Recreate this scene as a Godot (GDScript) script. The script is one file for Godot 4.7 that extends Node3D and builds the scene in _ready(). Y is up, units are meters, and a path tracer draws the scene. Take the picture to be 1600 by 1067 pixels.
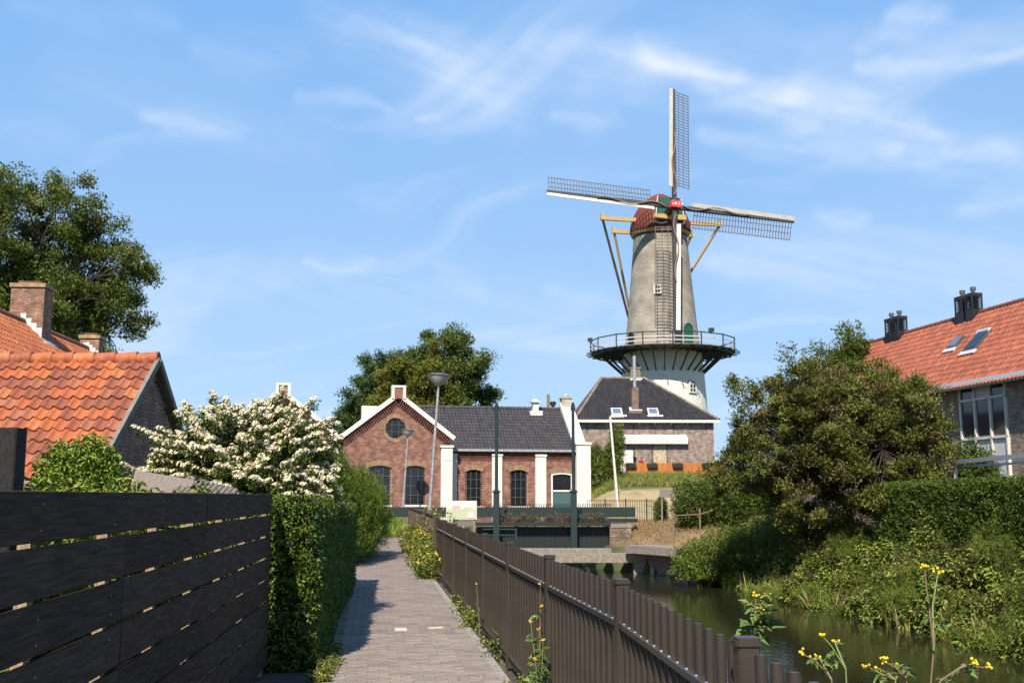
extends Node3D
# Dutch canal path with a pumping station and a tower mill, built in metres.
# The footpath runs along "s" (forward) with "t" across it (to the canal); its yaw from -Z is PYAW.
const F := 1700.0
const EYE := 1.65
const PYAW := 0.12572
var PITCH := atan(241.5 / F)
var rng := RandomNumberGenerator.new()
var M := {}
var names := {}

class MB:
	var v := PackedVector3Array()
	var n := PackedVector3Array()
	var c := PackedColorArray()
	var i := PackedInt32Array()
	func quad(a: Vector3, b: Vector3, d: Vector3, e: Vector3, col := Color.WHITE) -> void:
		# counter-clockwise seen from outside
		var nn := (b - a).cross(d - a)
		if nn.length_squared() < 1e-14:
			nn = (d - a).cross(e - a)
		nn = nn.normalized()
		var k := v.size()
		v.append(a); v.append(b); v.append(d); v.append(e)
		for q in 4:
			n.append(nn); c.append(col)
		i.append(k); i.append(k + 2); i.append(k + 1); i.append(k); i.append(k + 3); i.append(k + 2)
	func tri(a: Vector3, b: Vector3, d: Vector3, col := Color.WHITE) -> void:
		var nn := (b - a).cross(d - a).normalized()
		var k := v.size()
		v.append(a); v.append(b); v.append(d)
		for q in 3:
			n.append(nn); c.append(col)
		i.append(k); i.append(k + 2); i.append(k + 1)
	func hexa(p: Array, col := Color.WHITE) -> void:
		# p: four corners of the bottom (ccw seen from above), then the four of the top
		quad(p[3], p[2], p[1], p[0], col); quad(p[4], p[5], p[6], p[7], col)
		for k in 4:
			var q := (k + 1) % 4
			quad(p[k], p[q], p[4 + q], p[4 + k], col)
	func box(o: Vector3, s: Vector3, col := Color.WHITE, b := Basis.IDENTITY) -> void:
		var x := b.x * s.x * 0.5
		var y := b.y * s.y * 0.5
		var z := b.z * s.z * 0.5
		hexa([o - x - y + z, o + x - y + z, o + x - y - z, o - x - y - z, o - x + y + z, o + x + y + z, o + x + y - z, o - x + y - z], col)
	func cbox(o: Vector3, s: Vector3, ch: float, col := Color.WHITE, b := Basis.IDENTITY) -> void:
		# box with chamfered long edges along its local y
		var pts := PackedVector2Array()
		var hx := s.x * 0.5
		var hz := s.z * 0.5
		for q in [[-hx + ch, hz], [hx - ch, hz], [hx, hz - ch], [hx, -hz + ch], [hx - ch, -hz], [-hx + ch, -hz], [-hx, -hz + ch], [-hx, hz - ch]]:
			pts.append(Vector2(q[0], q[1]))
		var lo: Array[Vector3] = []
		var hi: Array[Vector3] = []
		for p in pts:
			lo.append(o + b * Vector3(p.x, -s.y * 0.5, p.y)); hi.append(o + b * Vector3(p.x, s.y * 0.5, p.y))
		for k in 8:
			quad(lo[k], lo[(k + 1) % 8], hi[(k + 1) % 8], hi[k], col)
		poly(hi, col)
		lo.reverse()
		poly(lo, col)
	func bar(a: Vector3, b: Vector3, w: float, h: float, col := Color.WHITE, up := Vector3.UP) -> void:
		# a square bar from a to b
		var d := (b - a)
		var l := d.length()
		if l < 1e-5: return
		d /= l
		if absf(d.dot(up)) > 0.98: up = Vector3.RIGHT if absf(d.x) < 0.9 else Vector3.FORWARD
		var x := d.cross(up).normalized()
		var y := x.cross(d).normalized()
		box((a + b) * 0.5, Vector3(w, h, l), col, Basis(x, y, -d))
	func poly(p: Array[Vector3], col := Color.WHITE) -> void:
		# convex, counter-clockwise seen from outside
		var nn := Vector3.ZERO
		for k in p.size():
			nn += p[k].cross(p[(k + 1) % p.size()])
		nn = nn.normalized()
		var o := v.size()
		for q in p:
			v.append(q); n.append(nn); c.append(col)
		for k in range(1, p.size() - 1):
			i.append(o); i.append(o + k + 1); i.append(o + k)
	func tube(pts: Array, rad: Array, sides := 8, col := Color.WHITE, caps := true) -> void:
		var o := v.size()
		var m := pts.size()
		var up := Vector3.UP
		for k in m:
			var d: Vector3 = (pts[mini(k + 1, m - 1)] - pts[maxi(k - 1, 0)]).normalized()
			if absf(d.dot(up)) > 0.95: up = Vector3.RIGHT
			var x := d.cross(up).normalized()
			var y := x.cross(d).normalized()
			up = y if absf(d.dot(y)) < 0.5 else up
			for q in sides:
				var a := TAU * q / sides
				var w := x * cos(a) + y * sin(a)
				v.append(pts[k] + w * rad[k]); n.append(w); c.append(col)
		for k in m - 1:
			for q in sides:
				var a := o + k * sides + q
				var b := o + k * sides + (q + 1) % sides
				i.append(a); i.append(b); i.append(a + sides); i.append(b); i.append(b + sides); i.append(a + sides)
		if caps:
			var e: Array[Vector3] = []
			for q in sides: e.append(v[o + (m - 1) * sides + sides - 1 - q])
			poly(e, col)
			var g: Array[Vector3] = []
			for q in sides: g.append(v[o + q])
			poly(g, col)
	func lathe(prof: Array, segs := 32, o := Vector3.ZERO, col := Color.WHITE, sx := 1.0, sz := 1.0) -> void:
		# prof: Vector2(radius, height), from the bottom up along the outside; smooth
		var k0 := v.size()
		var m := prof.size()
		for k in m:
			var d: Vector2 = prof[mini(k + 1, m - 1)] - prof[maxi(k - 1, 0)]
			var nr := Vector2(d.y, -d.x).normalized()
			for q in segs + 1:
				var a := TAU * q / segs
				v.append(o + Vector3(cos(a) * prof[k].x * sx, prof[k].y, sin(a) * prof[k].x * sz))
				n.append(Vector3(cos(a) * nr.x / sx, nr.y, sin(a) * nr.x / sz).normalized()); c.append(col)
		for k in m - 1:
			for q in segs:
				var a := k0 + k * (segs + 1) + q
				var b := a + segs + 1
				i.append(a); i.append(a + 1); i.append(b); i.append(a + 1); i.append(b + 1); i.append(b)
	func ball(o: Vector3, r: Vector3, col := Color.WHITE, segs := 8, rings := 5) -> void:
		var p := []
		for k in rings + 1:
			var a := PI * (float(k) / rings - 0.5)
			p.append(Vector2(cos(a) * r.x, sin(a) * r.y))
		lathe(p, segs, o, col, 1.0, r.z / r.x)
	func mesh() -> ArrayMesh:
		var a := []
		a.resize(Mesh.ARRAY_MAX)
		a[Mesh.ARRAY_VERTEX] = v; a[Mesh.ARRAY_NORMAL] = n; a[Mesh.ARRAY_COLOR] = c; a[Mesh.ARRAY_INDEX] = i
		var m := ArrayMesh.new()
		m.add_surface_from_arrays(Mesh.PRIMITIVE_TRIANGLES, a)
		return m

# ---------------------------------------------------------------- helpers
func pw(s: float, t: float, y := 0.0) -> Vector3:
	return Vector3(-sin(PYAW) * s + cos(PYAW) * t, y, -cos(PYAW) * s - sin(PYAW) * t)
func to_st(x: float, z: float) -> Vector2:
	return Vector2(-sin(PYAW) * x - cos(PYAW) * z, cos(PYAW) * x - sin(PYAW) * z)
func at(px: float, py: float, depth: float) -> Vector3:
	# a point seen at that pixel of the photograph, that many metres ahead
	var x := (px - 800.0) / F
	var y := (533.5 - py) / F
	var d := Vector3(x, y * cos(PITCH) + sin(PITCH), -(cos(PITCH) - y * sin(PITCH)))
	var k := depth / -d.z
	return Vector3(d.x * k, EYE + d.y * k, -depth)
func lin(r: float, g: float, b: float) -> Color:
	return Color(r, g, b).linear_to_srgb()
func jit(col: Color, a := 0.12) -> Color:
	var k := 1.0 + rng.randf_range(-a, a)
	return Color(col.r * k * (1.0 + rng.randf_range(-a, a) * 0.3), col.g * k, col.b * k * (1.0 + rng.randf_range(-a, a) * 0.3))
func numbered(called: String) -> String:
	var k: int = names.get(called, 0)
	names[called] = k + 1
	return called if k == 0 else "%s_%03d" % [called, k]
func thing(called: String, label: String, category: String, where := Vector3.ZERO, turn := 0.0, group := "") -> Node3D:
	var o := Node3D.new()
	o.name = numbered(called)
	add_child(o)
	o.position = where
	o.rotation.y = turn
	o.set_meta("label", label); o.set_meta("category", category)
	if group: o.set_meta("group", group)
	return o
func part(parent: Node, called: String, mb: MB, m: Material, kind := "") -> MeshInstance3D:
	return part_mesh(parent, called, mb.mesh(), m, kind)
func part_mesh(parent: Node, called: String, me: Mesh, m: Material, kind := "") -> MeshInstance3D:
	var o := MeshInstance3D.new()
	o.name = called
	o.mesh = me
	o.material_override = m
	parent.add_child(o, true)
	if kind: o.set_meta("kind", kind)
	return o
func struct(called: String, mb: MB, m: Material) -> MeshInstance3D:
	var o := part(self, called, mb, m, "structure")
	o.name = numbered(called)
	return o
func noise_tex(sd: int, freq: float, lo: float, hi: float, octaves := 4, size := 512, type := FastNoiseLite.TYPE_SIMPLEX_SMOOTH) -> NoiseTexture2D:
	var f := FastNoiseLite.new()
	f.seed = sd; f.frequency = freq; f.fractal_octaves = octaves; f.noise_type = type
	var t := NoiseTexture2D.new()
	t.width = size; t.height = size; t.seamless = true; t.noise = f
	var g := Gradient.new()
	g.set_color(0, Color(lo, lo, lo)); g.set_color(1, Color(hi, hi, hi))
	t.color_ramp = g
	return t
func bump_tex(sd: int, freq: float, strength: float, octaves := 4, size := 512) -> NoiseTexture2D:
	var f := FastNoiseLite.new()
	f.seed = sd; f.frequency = freq; f.fractal_octaves = octaves
	var t := NoiseTexture2D.new()
	t.width = size; t.height = size; t.seamless = true; t.noise = f; t.as_normal_map = true; t.bump_strength = strength
	return t
func mat(key: String, col: Color, rough := 0.85, tex: Texture2D = null, scale := Vector3.ONE, bump: Texture2D = null, metal := 0.0, vcol := true) -> StandardMaterial3D:
	var m := StandardMaterial3D.new()
	m.resource_name = key
	m.albedo_color = col
	m.roughness = rough
	m.metallic = metal
	m.vertex_color_use_as_albedo = vcol
	if tex: m.albedo_texture = tex
	if bump:
		m.normal_enabled = true; m.normal_texture = bump; m.normal_scale = 0.6
	if tex or bump:
		m.uv1_triplanar = true; m.uv1_scale = scale
	M[key] = m
	return m
func leaf_mat(key: String, rough := 0.5, back := 0.35) -> void:
	var m := StandardMaterial3D.new()
	m.resource_name = key
	m.vertex_color_use_as_albedo = true
	m.roughness = rough
	m.metallic_specular = 0.32
	m.cull_mode = BaseMaterial3D.CULL_DISABLED
	m.backlight_enabled = true
	m.backlight = lin(0.52 * back * 2.0, 0.60 * back * 2.0, 0.16 * back * 2.0)
	M[key] = m

# ---------------------------------------------------------------- foliage
func leaf_into(mb: MB, o: Vector3, dir: Vector3, nrm: Vector3, l: float, w: float, col := Color.WHITE) -> void:
	# a leaf: two halves folded along the midrib, the tip drooping a little
	var x := dir.cross(nrm).normalized()
	var mid := o + dir * l * 0.5 - nrm * l * 0.04
	var tip := o + dir * l - nrm * l * 0.14
	mb.quad(o, mid + x * w * 0.5 + nrm * w * 0.13, tip, mid, col)
	mb.quad(o, mid, tip, mid - x * w * 0.5 + nrm * w * 0.13, col)
func rdir() -> Vector3:
	var z := rng.randf_range(-1, 1)
	var a := rng.randf() * TAU
	var r := sqrt(1.0 - z * z)
	return Vector3(r * cos(a), z, r * sin(a))
func cluster_mesh(count: int, leaf_l: float, leaf_w: float, sd: int, flat := 0.6) -> ArrayMesh:
	# leaves round a little twig, about one unit across
	rng.seed = sd
	var mb := MB.new()
	for k in count:
		var d := rdir()
		d.y *= flat
		d = d.normalized()
		var o := d * rng.randf_range(0.05, 0.5)
		var u := (d + rdir() * 0.5).normalized()
		var nn := (Vector3.UP + rdir() * 0.7).normalized()
		nn = (nn - u * nn.dot(u)).normalized()
		var g := rng.randf_range(0.8, 1.15)
		leaf_into(mb, o, u, nn, leaf_l * rng.randf_range(0.7, 1.2), leaf_w * rng.randf_range(0.8, 1.15), Color(g, g, g))
	return mb.mesh()

class Spray:
	# collects the copies of a MultiMesh
	var buf := PackedFloat32Array()
	var count := 0
	func add(o: Vector3, b: Basis, col: Color) -> void:
		buf.append_array([b.x.x, b.y.x, b.z.x, o.x, b.x.y, b.y.y, b.z.y, o.y, b.x.z, b.y.z, b.z.z, o.z, col.r, col.g, col.b, 1.0])
		count += 1
func rbasis(size: float, tilt := 0.8) -> Basis:
	# turned at random about the vertical, tilted some
	var b := Basis(Vector3.UP, rng.randf() * TAU)
	b = Basis(Vector3(rng.randf_range(-1, 1), 0, rng.randf_range(-1, 1)).normalized(), rng.randf_range(-tilt, tilt)) * b
	return b.scaled(Vector3.ONE * size)
func sprayed(parent: Node, called: String, sp: Spray, me: Mesh, m: Material, kind := "") -> MultiMeshInstance3D:
	var mm := MultiMesh.new()
	mm.transform_format = MultiMesh.TRANSFORM_3D
	mm.use_colors = true
	mm.mesh = me
	mm.instance_count = sp.count
	mm.buffer = sp.buf
	var o := MultiMeshInstance3D.new()
	o.name = called
	o.multimesh = mm
	o.material_override = m
	parent.add_child(o, true)
	if kind: o.set_meta("kind", kind)
	return o
func pick(cols: Array) -> Color:
	var a: Color = cols[rng.randi() % cols.size()]
	var b: Color = cols[rng.randi() % cols.size()]
	var c := a.lerp(b, rng.randf())
	if c.get_luminance() < 0.22 and c.g > c.r * 0.95: c = Color(c.r * 1.9, c.g * 1.68, c.b * 1.2)
	return jit(c, 0.18)
func clump(sp: Spray, o: Vector3, r: Vector3, count: int, size: float, cols: Array, shell := 0.5) -> void:
	var base := pick(cols)
	for k in count:
		var d := rdir()
		var p := o + d * r * pow(rng.randf(), shell)
		sp.add(p, rbasis(size * rng.randf_range(0.7, 1.3)), jit(base.lerp(pick(cols), 0.35), 0.1))

func tree(called: String, label: String, where: Vector3, o: Dictionary, group := "") -> Node3D:
	# o: trunk (height), girth, centre, radii, clumps, clump_r, per, size, cols, leaf, mat, seed, gap
	var root := thing(called, label, "tree", where, 0.0, group)
	rng.seed = o.seed
	var wood := MB.new()
	var c: Vector3 = o.centre
	var r: Vector3 = o.radii
	var girth: float = o.girth
	var top := Vector3(c.x * 0.6, c.y + r.y * 0.35, c.z * 0.6)
	var tp := []
	var tr := []
	for k in 7:
		var f := k / 6.0
		tp.append(Vector3(0, -0.2, 0).lerp(top, f) + Vector3(sin(f * 5.0 + o.seed), 0, cos(f * 4.0)) * girth * 0.5 * f)
		tr.append(girth * lerpf(1.0, 0.28, pow(f, 0.8)) * (1.25 if k == 0 else 1.0))
	wood.tube(tp, tr, 10)
	var nodes: Array[Vector3] = []
	var nr: Array[float] = []
	for k in 7:
		if tp[k].y > o.trunk:
			nodes.append(tp[k]); nr.append(tr[k])
	var nl: int = o.get("limbs", 9)
	for k in nl:
		var a := TAU * k / nl * 2.4 + rng.randf() * 0.6
		var el := rng.randf_range(-0.25, 1.0)
		var e := c + Vector3(cos(a) * cos(el), sin(el), sin(a) * cos(el)) * r * rng.randf_range(0.6, 0.82)
		var f0 := clampf(o.trunk / top.y + rng.randf() * 0.35, 0.1, 0.85)
		var b: Vector3 = tp[int(f0 * 6)].lerp(tp[mini(int(f0 * 6) + 1, 6)], fmod(f0 * 6, 1.0))
		var pts := []
		var rads := []
		for q in 6:
			var f := q / 5.0
			var p := b.lerp(e, f) + Vector3.UP * sin(f * PI) * r.y * 0.12 + rdir() * 0.06 * r.x * (1.0 if q > 0 and q < 5 else 0.0)
			pts.append(p); rads.append(girth * lerpf(0.42, 0.08, f))
			if q > 0:
				nodes.append(p); nr.append(rads[q])
		wood.tube(pts, rads, 7)
	var sp := Spray.new()
	var made := 0
	var tries := 0
	var fn := FastNoiseLite.new()
	fn.seed = o.seed; fn.frequency = 0.9 / r.x
	var low: float = o.get("low", -0.8)
	while made < int(o.clumps) and tries < int(o.clumps) * 12:
		tries += 1
		var d := rdir()
		if d.y < low: continue
		var wob := 1.0 + float(o.get("wob", 0.45)) * fn.get_noise_3dv(d * r.x * 1.3)
		if rng.randf() < float(o.get("stray", 0.0)): wob += rng.randf_range(0.05, 0.22)
		var p: Vector3 = c + d * r * wob * pow(rng.randf(), 0.42)
		if fn.get_noise_3dv(p * 1.6 + Vector3(50, 0, 0)) < o.get("gap", -0.3): continue
		made += 1
		var best := 0
		var bd := 1e9
		for k in nodes.size():
			var dd := nodes[k].distance_squared_to(p)
			if dd < bd:
				bd = dd; best = k
		var st: Vector3 = nodes[best]
		var m := st.lerp(p, 0.5) + Vector3.UP * sqrt(bd) * 0.08 + rdir() * sqrt(bd) * 0.1
		wood.tube([st, m, p], [minf(nr[best] * 0.5, girth * 0.14), girth * 0.07, girth * 0.03], 4, Color.WHITE, false)
		var cr: float = o.clump_r * rng.randf_range(0.6, 1.3)
		clump(sp, p, Vector3(cr, cr * 0.7, cr), int(o.per * rng.randf_range(0.6, 1.2)), o.size, o.cols, 0.6)
	part(root, "trunk", wood, M[o.get("bark", "bark")])
	sprayed(root, "crown", sp, M[o.leaf], M[o.mat])
	return root

func blob_bush(called: String, label: String, category: String, where: Vector3, blobs: Array, count: int, size: float, cols: Array, leaf: String, lm: String, sd: int, group := "") -> Node3D:
	# a shrub of several rounded masses: [centre, radii]; leaves lie in the outer shell, stems inside
	var root := thing(called, label, category, where, 0.0, group)
	rng.seed = sd
	var wood := MB.new()
	var sp := Spray.new()
	var fn := FastNoiseLite.new()
	fn.seed = sd; fn.frequency = 1.1
	var tot := 0.0
	for b in blobs: tot += b[1].x * b[1].y
	for b in blobs:
		for k in 14:
			var e: Vector3 = b[0] + rdir() * b[1] * 0.85
			var foot := Vector3(b[0].x * 0.8 + rng.randf_range(-0.15, 0.15), 0, b[0].z * 0.8 + rng.randf_range(-0.15, 0.15))
			wood.tube([foot, foot.lerp(e, 0.5) + rdir() * 0.08, e], [0.025, 0.016, 0.006], 5, Color.WHITE, false)
		var nb := int(count * b[1].x * b[1].y / tot)
		for k in nb:
			var d := rdir()
			var wob := 1.0 + 0.4 * fn.get_noise_3dv(where + b[0] + d * b[1] * 1.6) + 0.15 * fn.get_noise_3dv((b[0] + d * b[1]) * 5.0)
			var p: Vector3 = b[0] + d * b[1] * wob * pow(rng.randf(), 0.28)
			if p.y < 0.02: continue
			sp.add(p, rbasis(size * rng.randf_range(0.7, 1.3), 1.1), pick(cols))
	part(root, "stem", wood, M.bark)
	sprayed(root, "foliage", sp, M[leaf], M[lm], "stuff")
	return root

func hedge(called: String, label: String, where: Vector3, turn: float, quads: Array, y1: Array, dens: float, size: float, cols: Array, leaf: String, sd: int, faces := "tfrlb") -> Node3D:
	# quads: plan corners near-left, near-right, far-right, far-left (x, z); y1: heights at the near and far end
	var root := thing(called, label, "hedge", where, turn)
	rng.seed = sd
	var sp := Spray.new()
	var fn := FastNoiseLite.new()
	fn.seed = sd; fn.frequency = 0.9
	var a: Vector2 = quads[0]; var b: Vector2 = quads[1]; var c: Vector2 = quads[2]; var d: Vector2 = quads[3]
	var core := MB.new()
	var inn := func(p: Vector2) -> Vector2: return p.lerp((a + b + c + d) * 0.25, 0.0)
	var m := (a + b + c + d) * 0.25
	var k := 0.13
	var pa := a + ((b - a).normalized() + (d - a).normalized()) * k
	var pb := b + ((a - b).normalized() + (c - b).normalized()) * k
	var pc := c + ((b - c).normalized() + (d - c).normalized()) * k
	var pd := d + ((a - d).normalized() + (c - d).normalized()) * k
	var h0: float = y1[0]; var h1: float = y1[1]
	core.hexa([Vector3(pa.x, 0, pa.y), Vector3(pb.x, 0, pb.y), Vector3(pc.x, 0, pc.y), Vector3(pd.x, 0, pd.y), Vector3(pa.x, h0 - k, pa.y), Vector3(pb.x, h0 - k, pb.y), Vector3(pc.x, h1 - k, pc.y), Vector3(pd.x, h1 - k, pd.y)])
	part(root, "twigs", core, M.twigs)
	for f in faces:
		var e: Vector2 = a; var g: Vector2 = b; var he := h0; var hg := h0
		match f:
			"f": e = a; g = b
			"r": e = b; g = c; hg = h1
			"b": e = c; g = d; he = h1; hg = h1
			"l": e = d; g = a; he = h1
		var out := Vector2((g - e).y, -(g - e).x).normalized()
		if out.dot((e + g) * 0.5 - m) < 0: out = -out
		var area := e.distance_to(g) * (he + hg) * 0.5
		if f == "t": area = (a.distance_to(b) + c.distance_to(d)) * 0.5 * a.distance_to(d)
		for q in int(area * dens):
			var u := rng.randf(); var w := rng.randf()
			var deep := pow(rng.randf(), 1.6) * 0.17 - 0.05
			if f == "t":
				var p2 := a.lerp(b, u).lerp(d.lerp(c, u), w)
				var y := lerpf(h0, h1, w) - deep + 0.05 * fn.get_noise_2d(p2.x * 2, p2.y * 2)
				sp.add(Vector3(p2.x, y, p2.y), rbasis(size * rng.randf_range(0.7, 1.25), 0.7), pick(cols))
			else:
				var p2 := e.lerp(g, u)
				var y := lerpf(he, hg, u) * w
				var wob := 0.05 * fn.get_noise_3d(p2.x * 1.5, y * 1.5, p2.y * 1.5) + 0.03 * fn.get_noise_3d(p2.x * 5, y * 5, p2.y * 5)
				p2 += out * (wob - deep)
				sp.add(Vector3(p2.x, y, p2.y), Basis(Vector3(-out.y, 0, out.x), rng.randf_range(-1.0, 0.2)) * rbasis(size * rng.randf_range(0.7, 1.25), 1.0), pick(cols))
	sprayed(root, "foliage", sp, M[leaf], M.leafy, "stuff")
	return root

# ---------------------------------------------------------------- bricks, tiles, windows
func bricks(mb: MB, o: Vector3, u: Vector3, w: float, h: float, nrm: Vector3, cols: Array, mortar: Color, skip: Callable, bl := 0.22, bh := 0.0625, deep := 0.012) -> void:
	# stretcher courses on a wall face: each brick proud of its mortar; skip(x, y) tells the openings
	var rows := int(h / bh)
	for r in rows:
		var x := -bl * 0.5 * (r % 2)
		var y0 := r * bh
		while x < w - 0.02:
			var x0 := maxf(x, 0.0)
			var x1 := minf(x + bl, w)
			x += bl
			if x1 - x0 < 0.03 or skip.call((x0 + x1) * 0.5, y0 + bh * 0.5): continue
			var a := o + u * x0 + Vector3.UP * y0
			var b := o + u * x1 + Vector3.UP * y0
			var up := Vector3.UP * bh
			mb.quad(a, b, b + up, a + up, jit(mortar, 0.1))
			var g := 0.005
			var c := jit(cols[rng.randi() % cols.size()], 0.16)
			var p := a + u * g + Vector3.UP * g
			var q := b - u * g + Vector3.UP * g
			var vt := Vector3.UP * (bh - 2 * g)
			var n := nrm * deep * rng.randf_range(0.6, 1.2)
			mb.quad(p + n, q + n, q + n + vt, p + n + vt, c)
			mb.quad(p + n + vt, q + n + vt, q + vt, p + vt, c)
			mb.quad(p, q, q + n, p + n, c)
			mb.quad(p, p + n, p + n + vt, p + vt, c)
			mb.quad(q + n, q, q + vt, q + n + vt, c)
func tile_profile() -> Array:
	# across a pantile, 0..1: (x, height)
	return [Vector2(0, 0.03), Vector2(0.14, 0.055), Vector2(0.3, 0.05), Vector2(0.46, 0.018), Vector2(0.66, 0.0), Vector2(0.85, 0.008), Vector2(1.0, 0.03)]
func tile_into(mb: MB, o: Vector3, u: Vector3, d: Vector3, n: Vector3, pu: float, pv: float, col: Color, amp := 1.0, lip := true) -> void:
	# u across, d down the slope, n out of the roof
	var pf := tile_profile()
	var up := n * 0.004
	var dn := n * 0.032 * amp
	for k in pf.size() - 1:
		var a: Vector2 = pf[k]
		var b: Vector2 = pf[k + 1]
		var p0 := o + u * pu * a.x + n * a.y * amp
		var p1 := o + u * pu * b.x + n * b.y * amp
		var q0 := p0 + d * pv * 1.06 + dn
		var q1 := p1 + d * pv * 1.06 + dn
		mb.quad(q0, q1, p1 + up, p0 + up, col)
		if lip:
			mb.quad(q0 - n * 0.022 * amp - d * 0.004, q1 - n * 0.022 * amp - d * 0.004, q1, q0, col)
func tile_sheet(mb: MB, o: Vector3, u: Vector3, d: Vector3, n: Vector3, cols: int, rows: int, pu: float, pv: float, tones: Array, a := 0.12, inside: Variant = null, amp := 1.0) -> void:
	for r in rows:
		for k in cols:
			var p := o + u * pu * k + d * pv * r
			if inside != null and not inside.call((k + 0.5) * pu, (r + 0.5) * pv): continue
			tile_into(mb, p, u, d, n, pu, pv, jit(tones[rng.randi() % tones.size()], a), amp)
func ring_frame(parent: Node, called: String, poly: Array, w: float, depth: float, o: Vector3, u: Vector3, nrm: Vector3, m: Material) -> MeshInstance3D:
	# a frame of that width along a closed outline (x, y), inside it, standing depth in front of the wall plane
	var mb := MB.new()
	var c := Vector2.ZERO
	for p in poly: c += p / poly.size()
	var k := poly.size()
	var inner := []
	for q in k:
		var p: Vector2 = poly[q]
		var e1: Vector2 = (p - poly[(q + k - 1) % k]).normalized()
		var e2: Vector2 = (poly[(q + 1) % k] - p).normalized()
		var nn := (Vector2(-e1.y, e1.x) + Vector2(-e2.y, e2.x))
		nn = nn / maxf(nn.length_squared() * 0.5, 0.3)
		inner.append(p + nn * w)
	for q in k:
		var r := (q + 1) % k
		var f := func(p: Vector2, dd: float) -> Vector3: return o + u * p.x + Vector3.UP * p.y + nrm * dd
		mb.quad(f.call(poly[q], depth), f.call(poly[r], depth), f.call(inner[r], depth), f.call(inner[q], depth))
		mb.quad(f.call(inner[q], depth), f.call(inner[r], depth), f.call(inner[r], depth - 0.09), f.call(inner[q], depth - 0.09))
		mb.quad(f.call(poly[r], depth), f.call(poly[q], depth), f.call(poly[q], depth - 0.12), f.call(poly[r], depth - 0.12))
	return part(parent, called, mb, m)
func arch_poly(w: float, h: float, rise: float, k := 6) -> Array:
	# counter-clockwise, from the lower left; the top is a flat arch
	var p := [Vector2(-w / 2, 0), Vector2(w / 2, 0)]
	for q in k + 1:
		var x := w / 2 - w * q / k
		p.append(Vector2(x, h - rise + rise * (1.0 - pow(x / (w / 2), 2))))
	return p
func window(parent: Node, o: Vector3, u: Vector3, nrm: Vector3, poly: Array, fw: float, fm: Material, cx: Array, cy: Array, bar := 0.035, glass: Material = null, called := "window") -> Node3D:
	# o lies in the wall face; the pane sits back in its reveal
	var mb := MB.new()
	var pts: Array[Vector3] = []
	for p in poly: pts.append(o + u * p.x + Vector3.UP * p.y - nrm * 0.10)
	mb.poly(pts)
	var w := part(parent, called, mb, glass if glass else M.pane)
	ring_frame(w, "frame", poly, fw, -0.03, o, u, nrm, fm)
	var lo := Vector2(1e9, 1e9); var hi := -lo
	for p in poly:
		lo = lo.min(p); hi = hi.max(p)
	for x in cx:
		var b := MB.new()
		b.bar(o + u * x + Vector3.UP * lo.y - nrm * 0.075, o + u * x + Vector3.UP * (hi.y - 0.01) - nrm * 0.075, bar, 0.04, Color.WHITE, nrm)
		part(w, "glazing_bar", b, M.glazing if fm == M.frameblack else fm)
	for y in cy:
		var b := MB.new()
		b.bar(o + u * (lo.x + 0.01) + Vector3.UP * y - nrm * 0.072, o + u * (hi.x - 0.01) + Vector3.UP * y - nrm * 0.072, bar, 0.04, Color.WHITE, nrm)
		part(w, "glazing_bar", b, M.glazing if fm == M.frameblack else fm)
	return w

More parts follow.
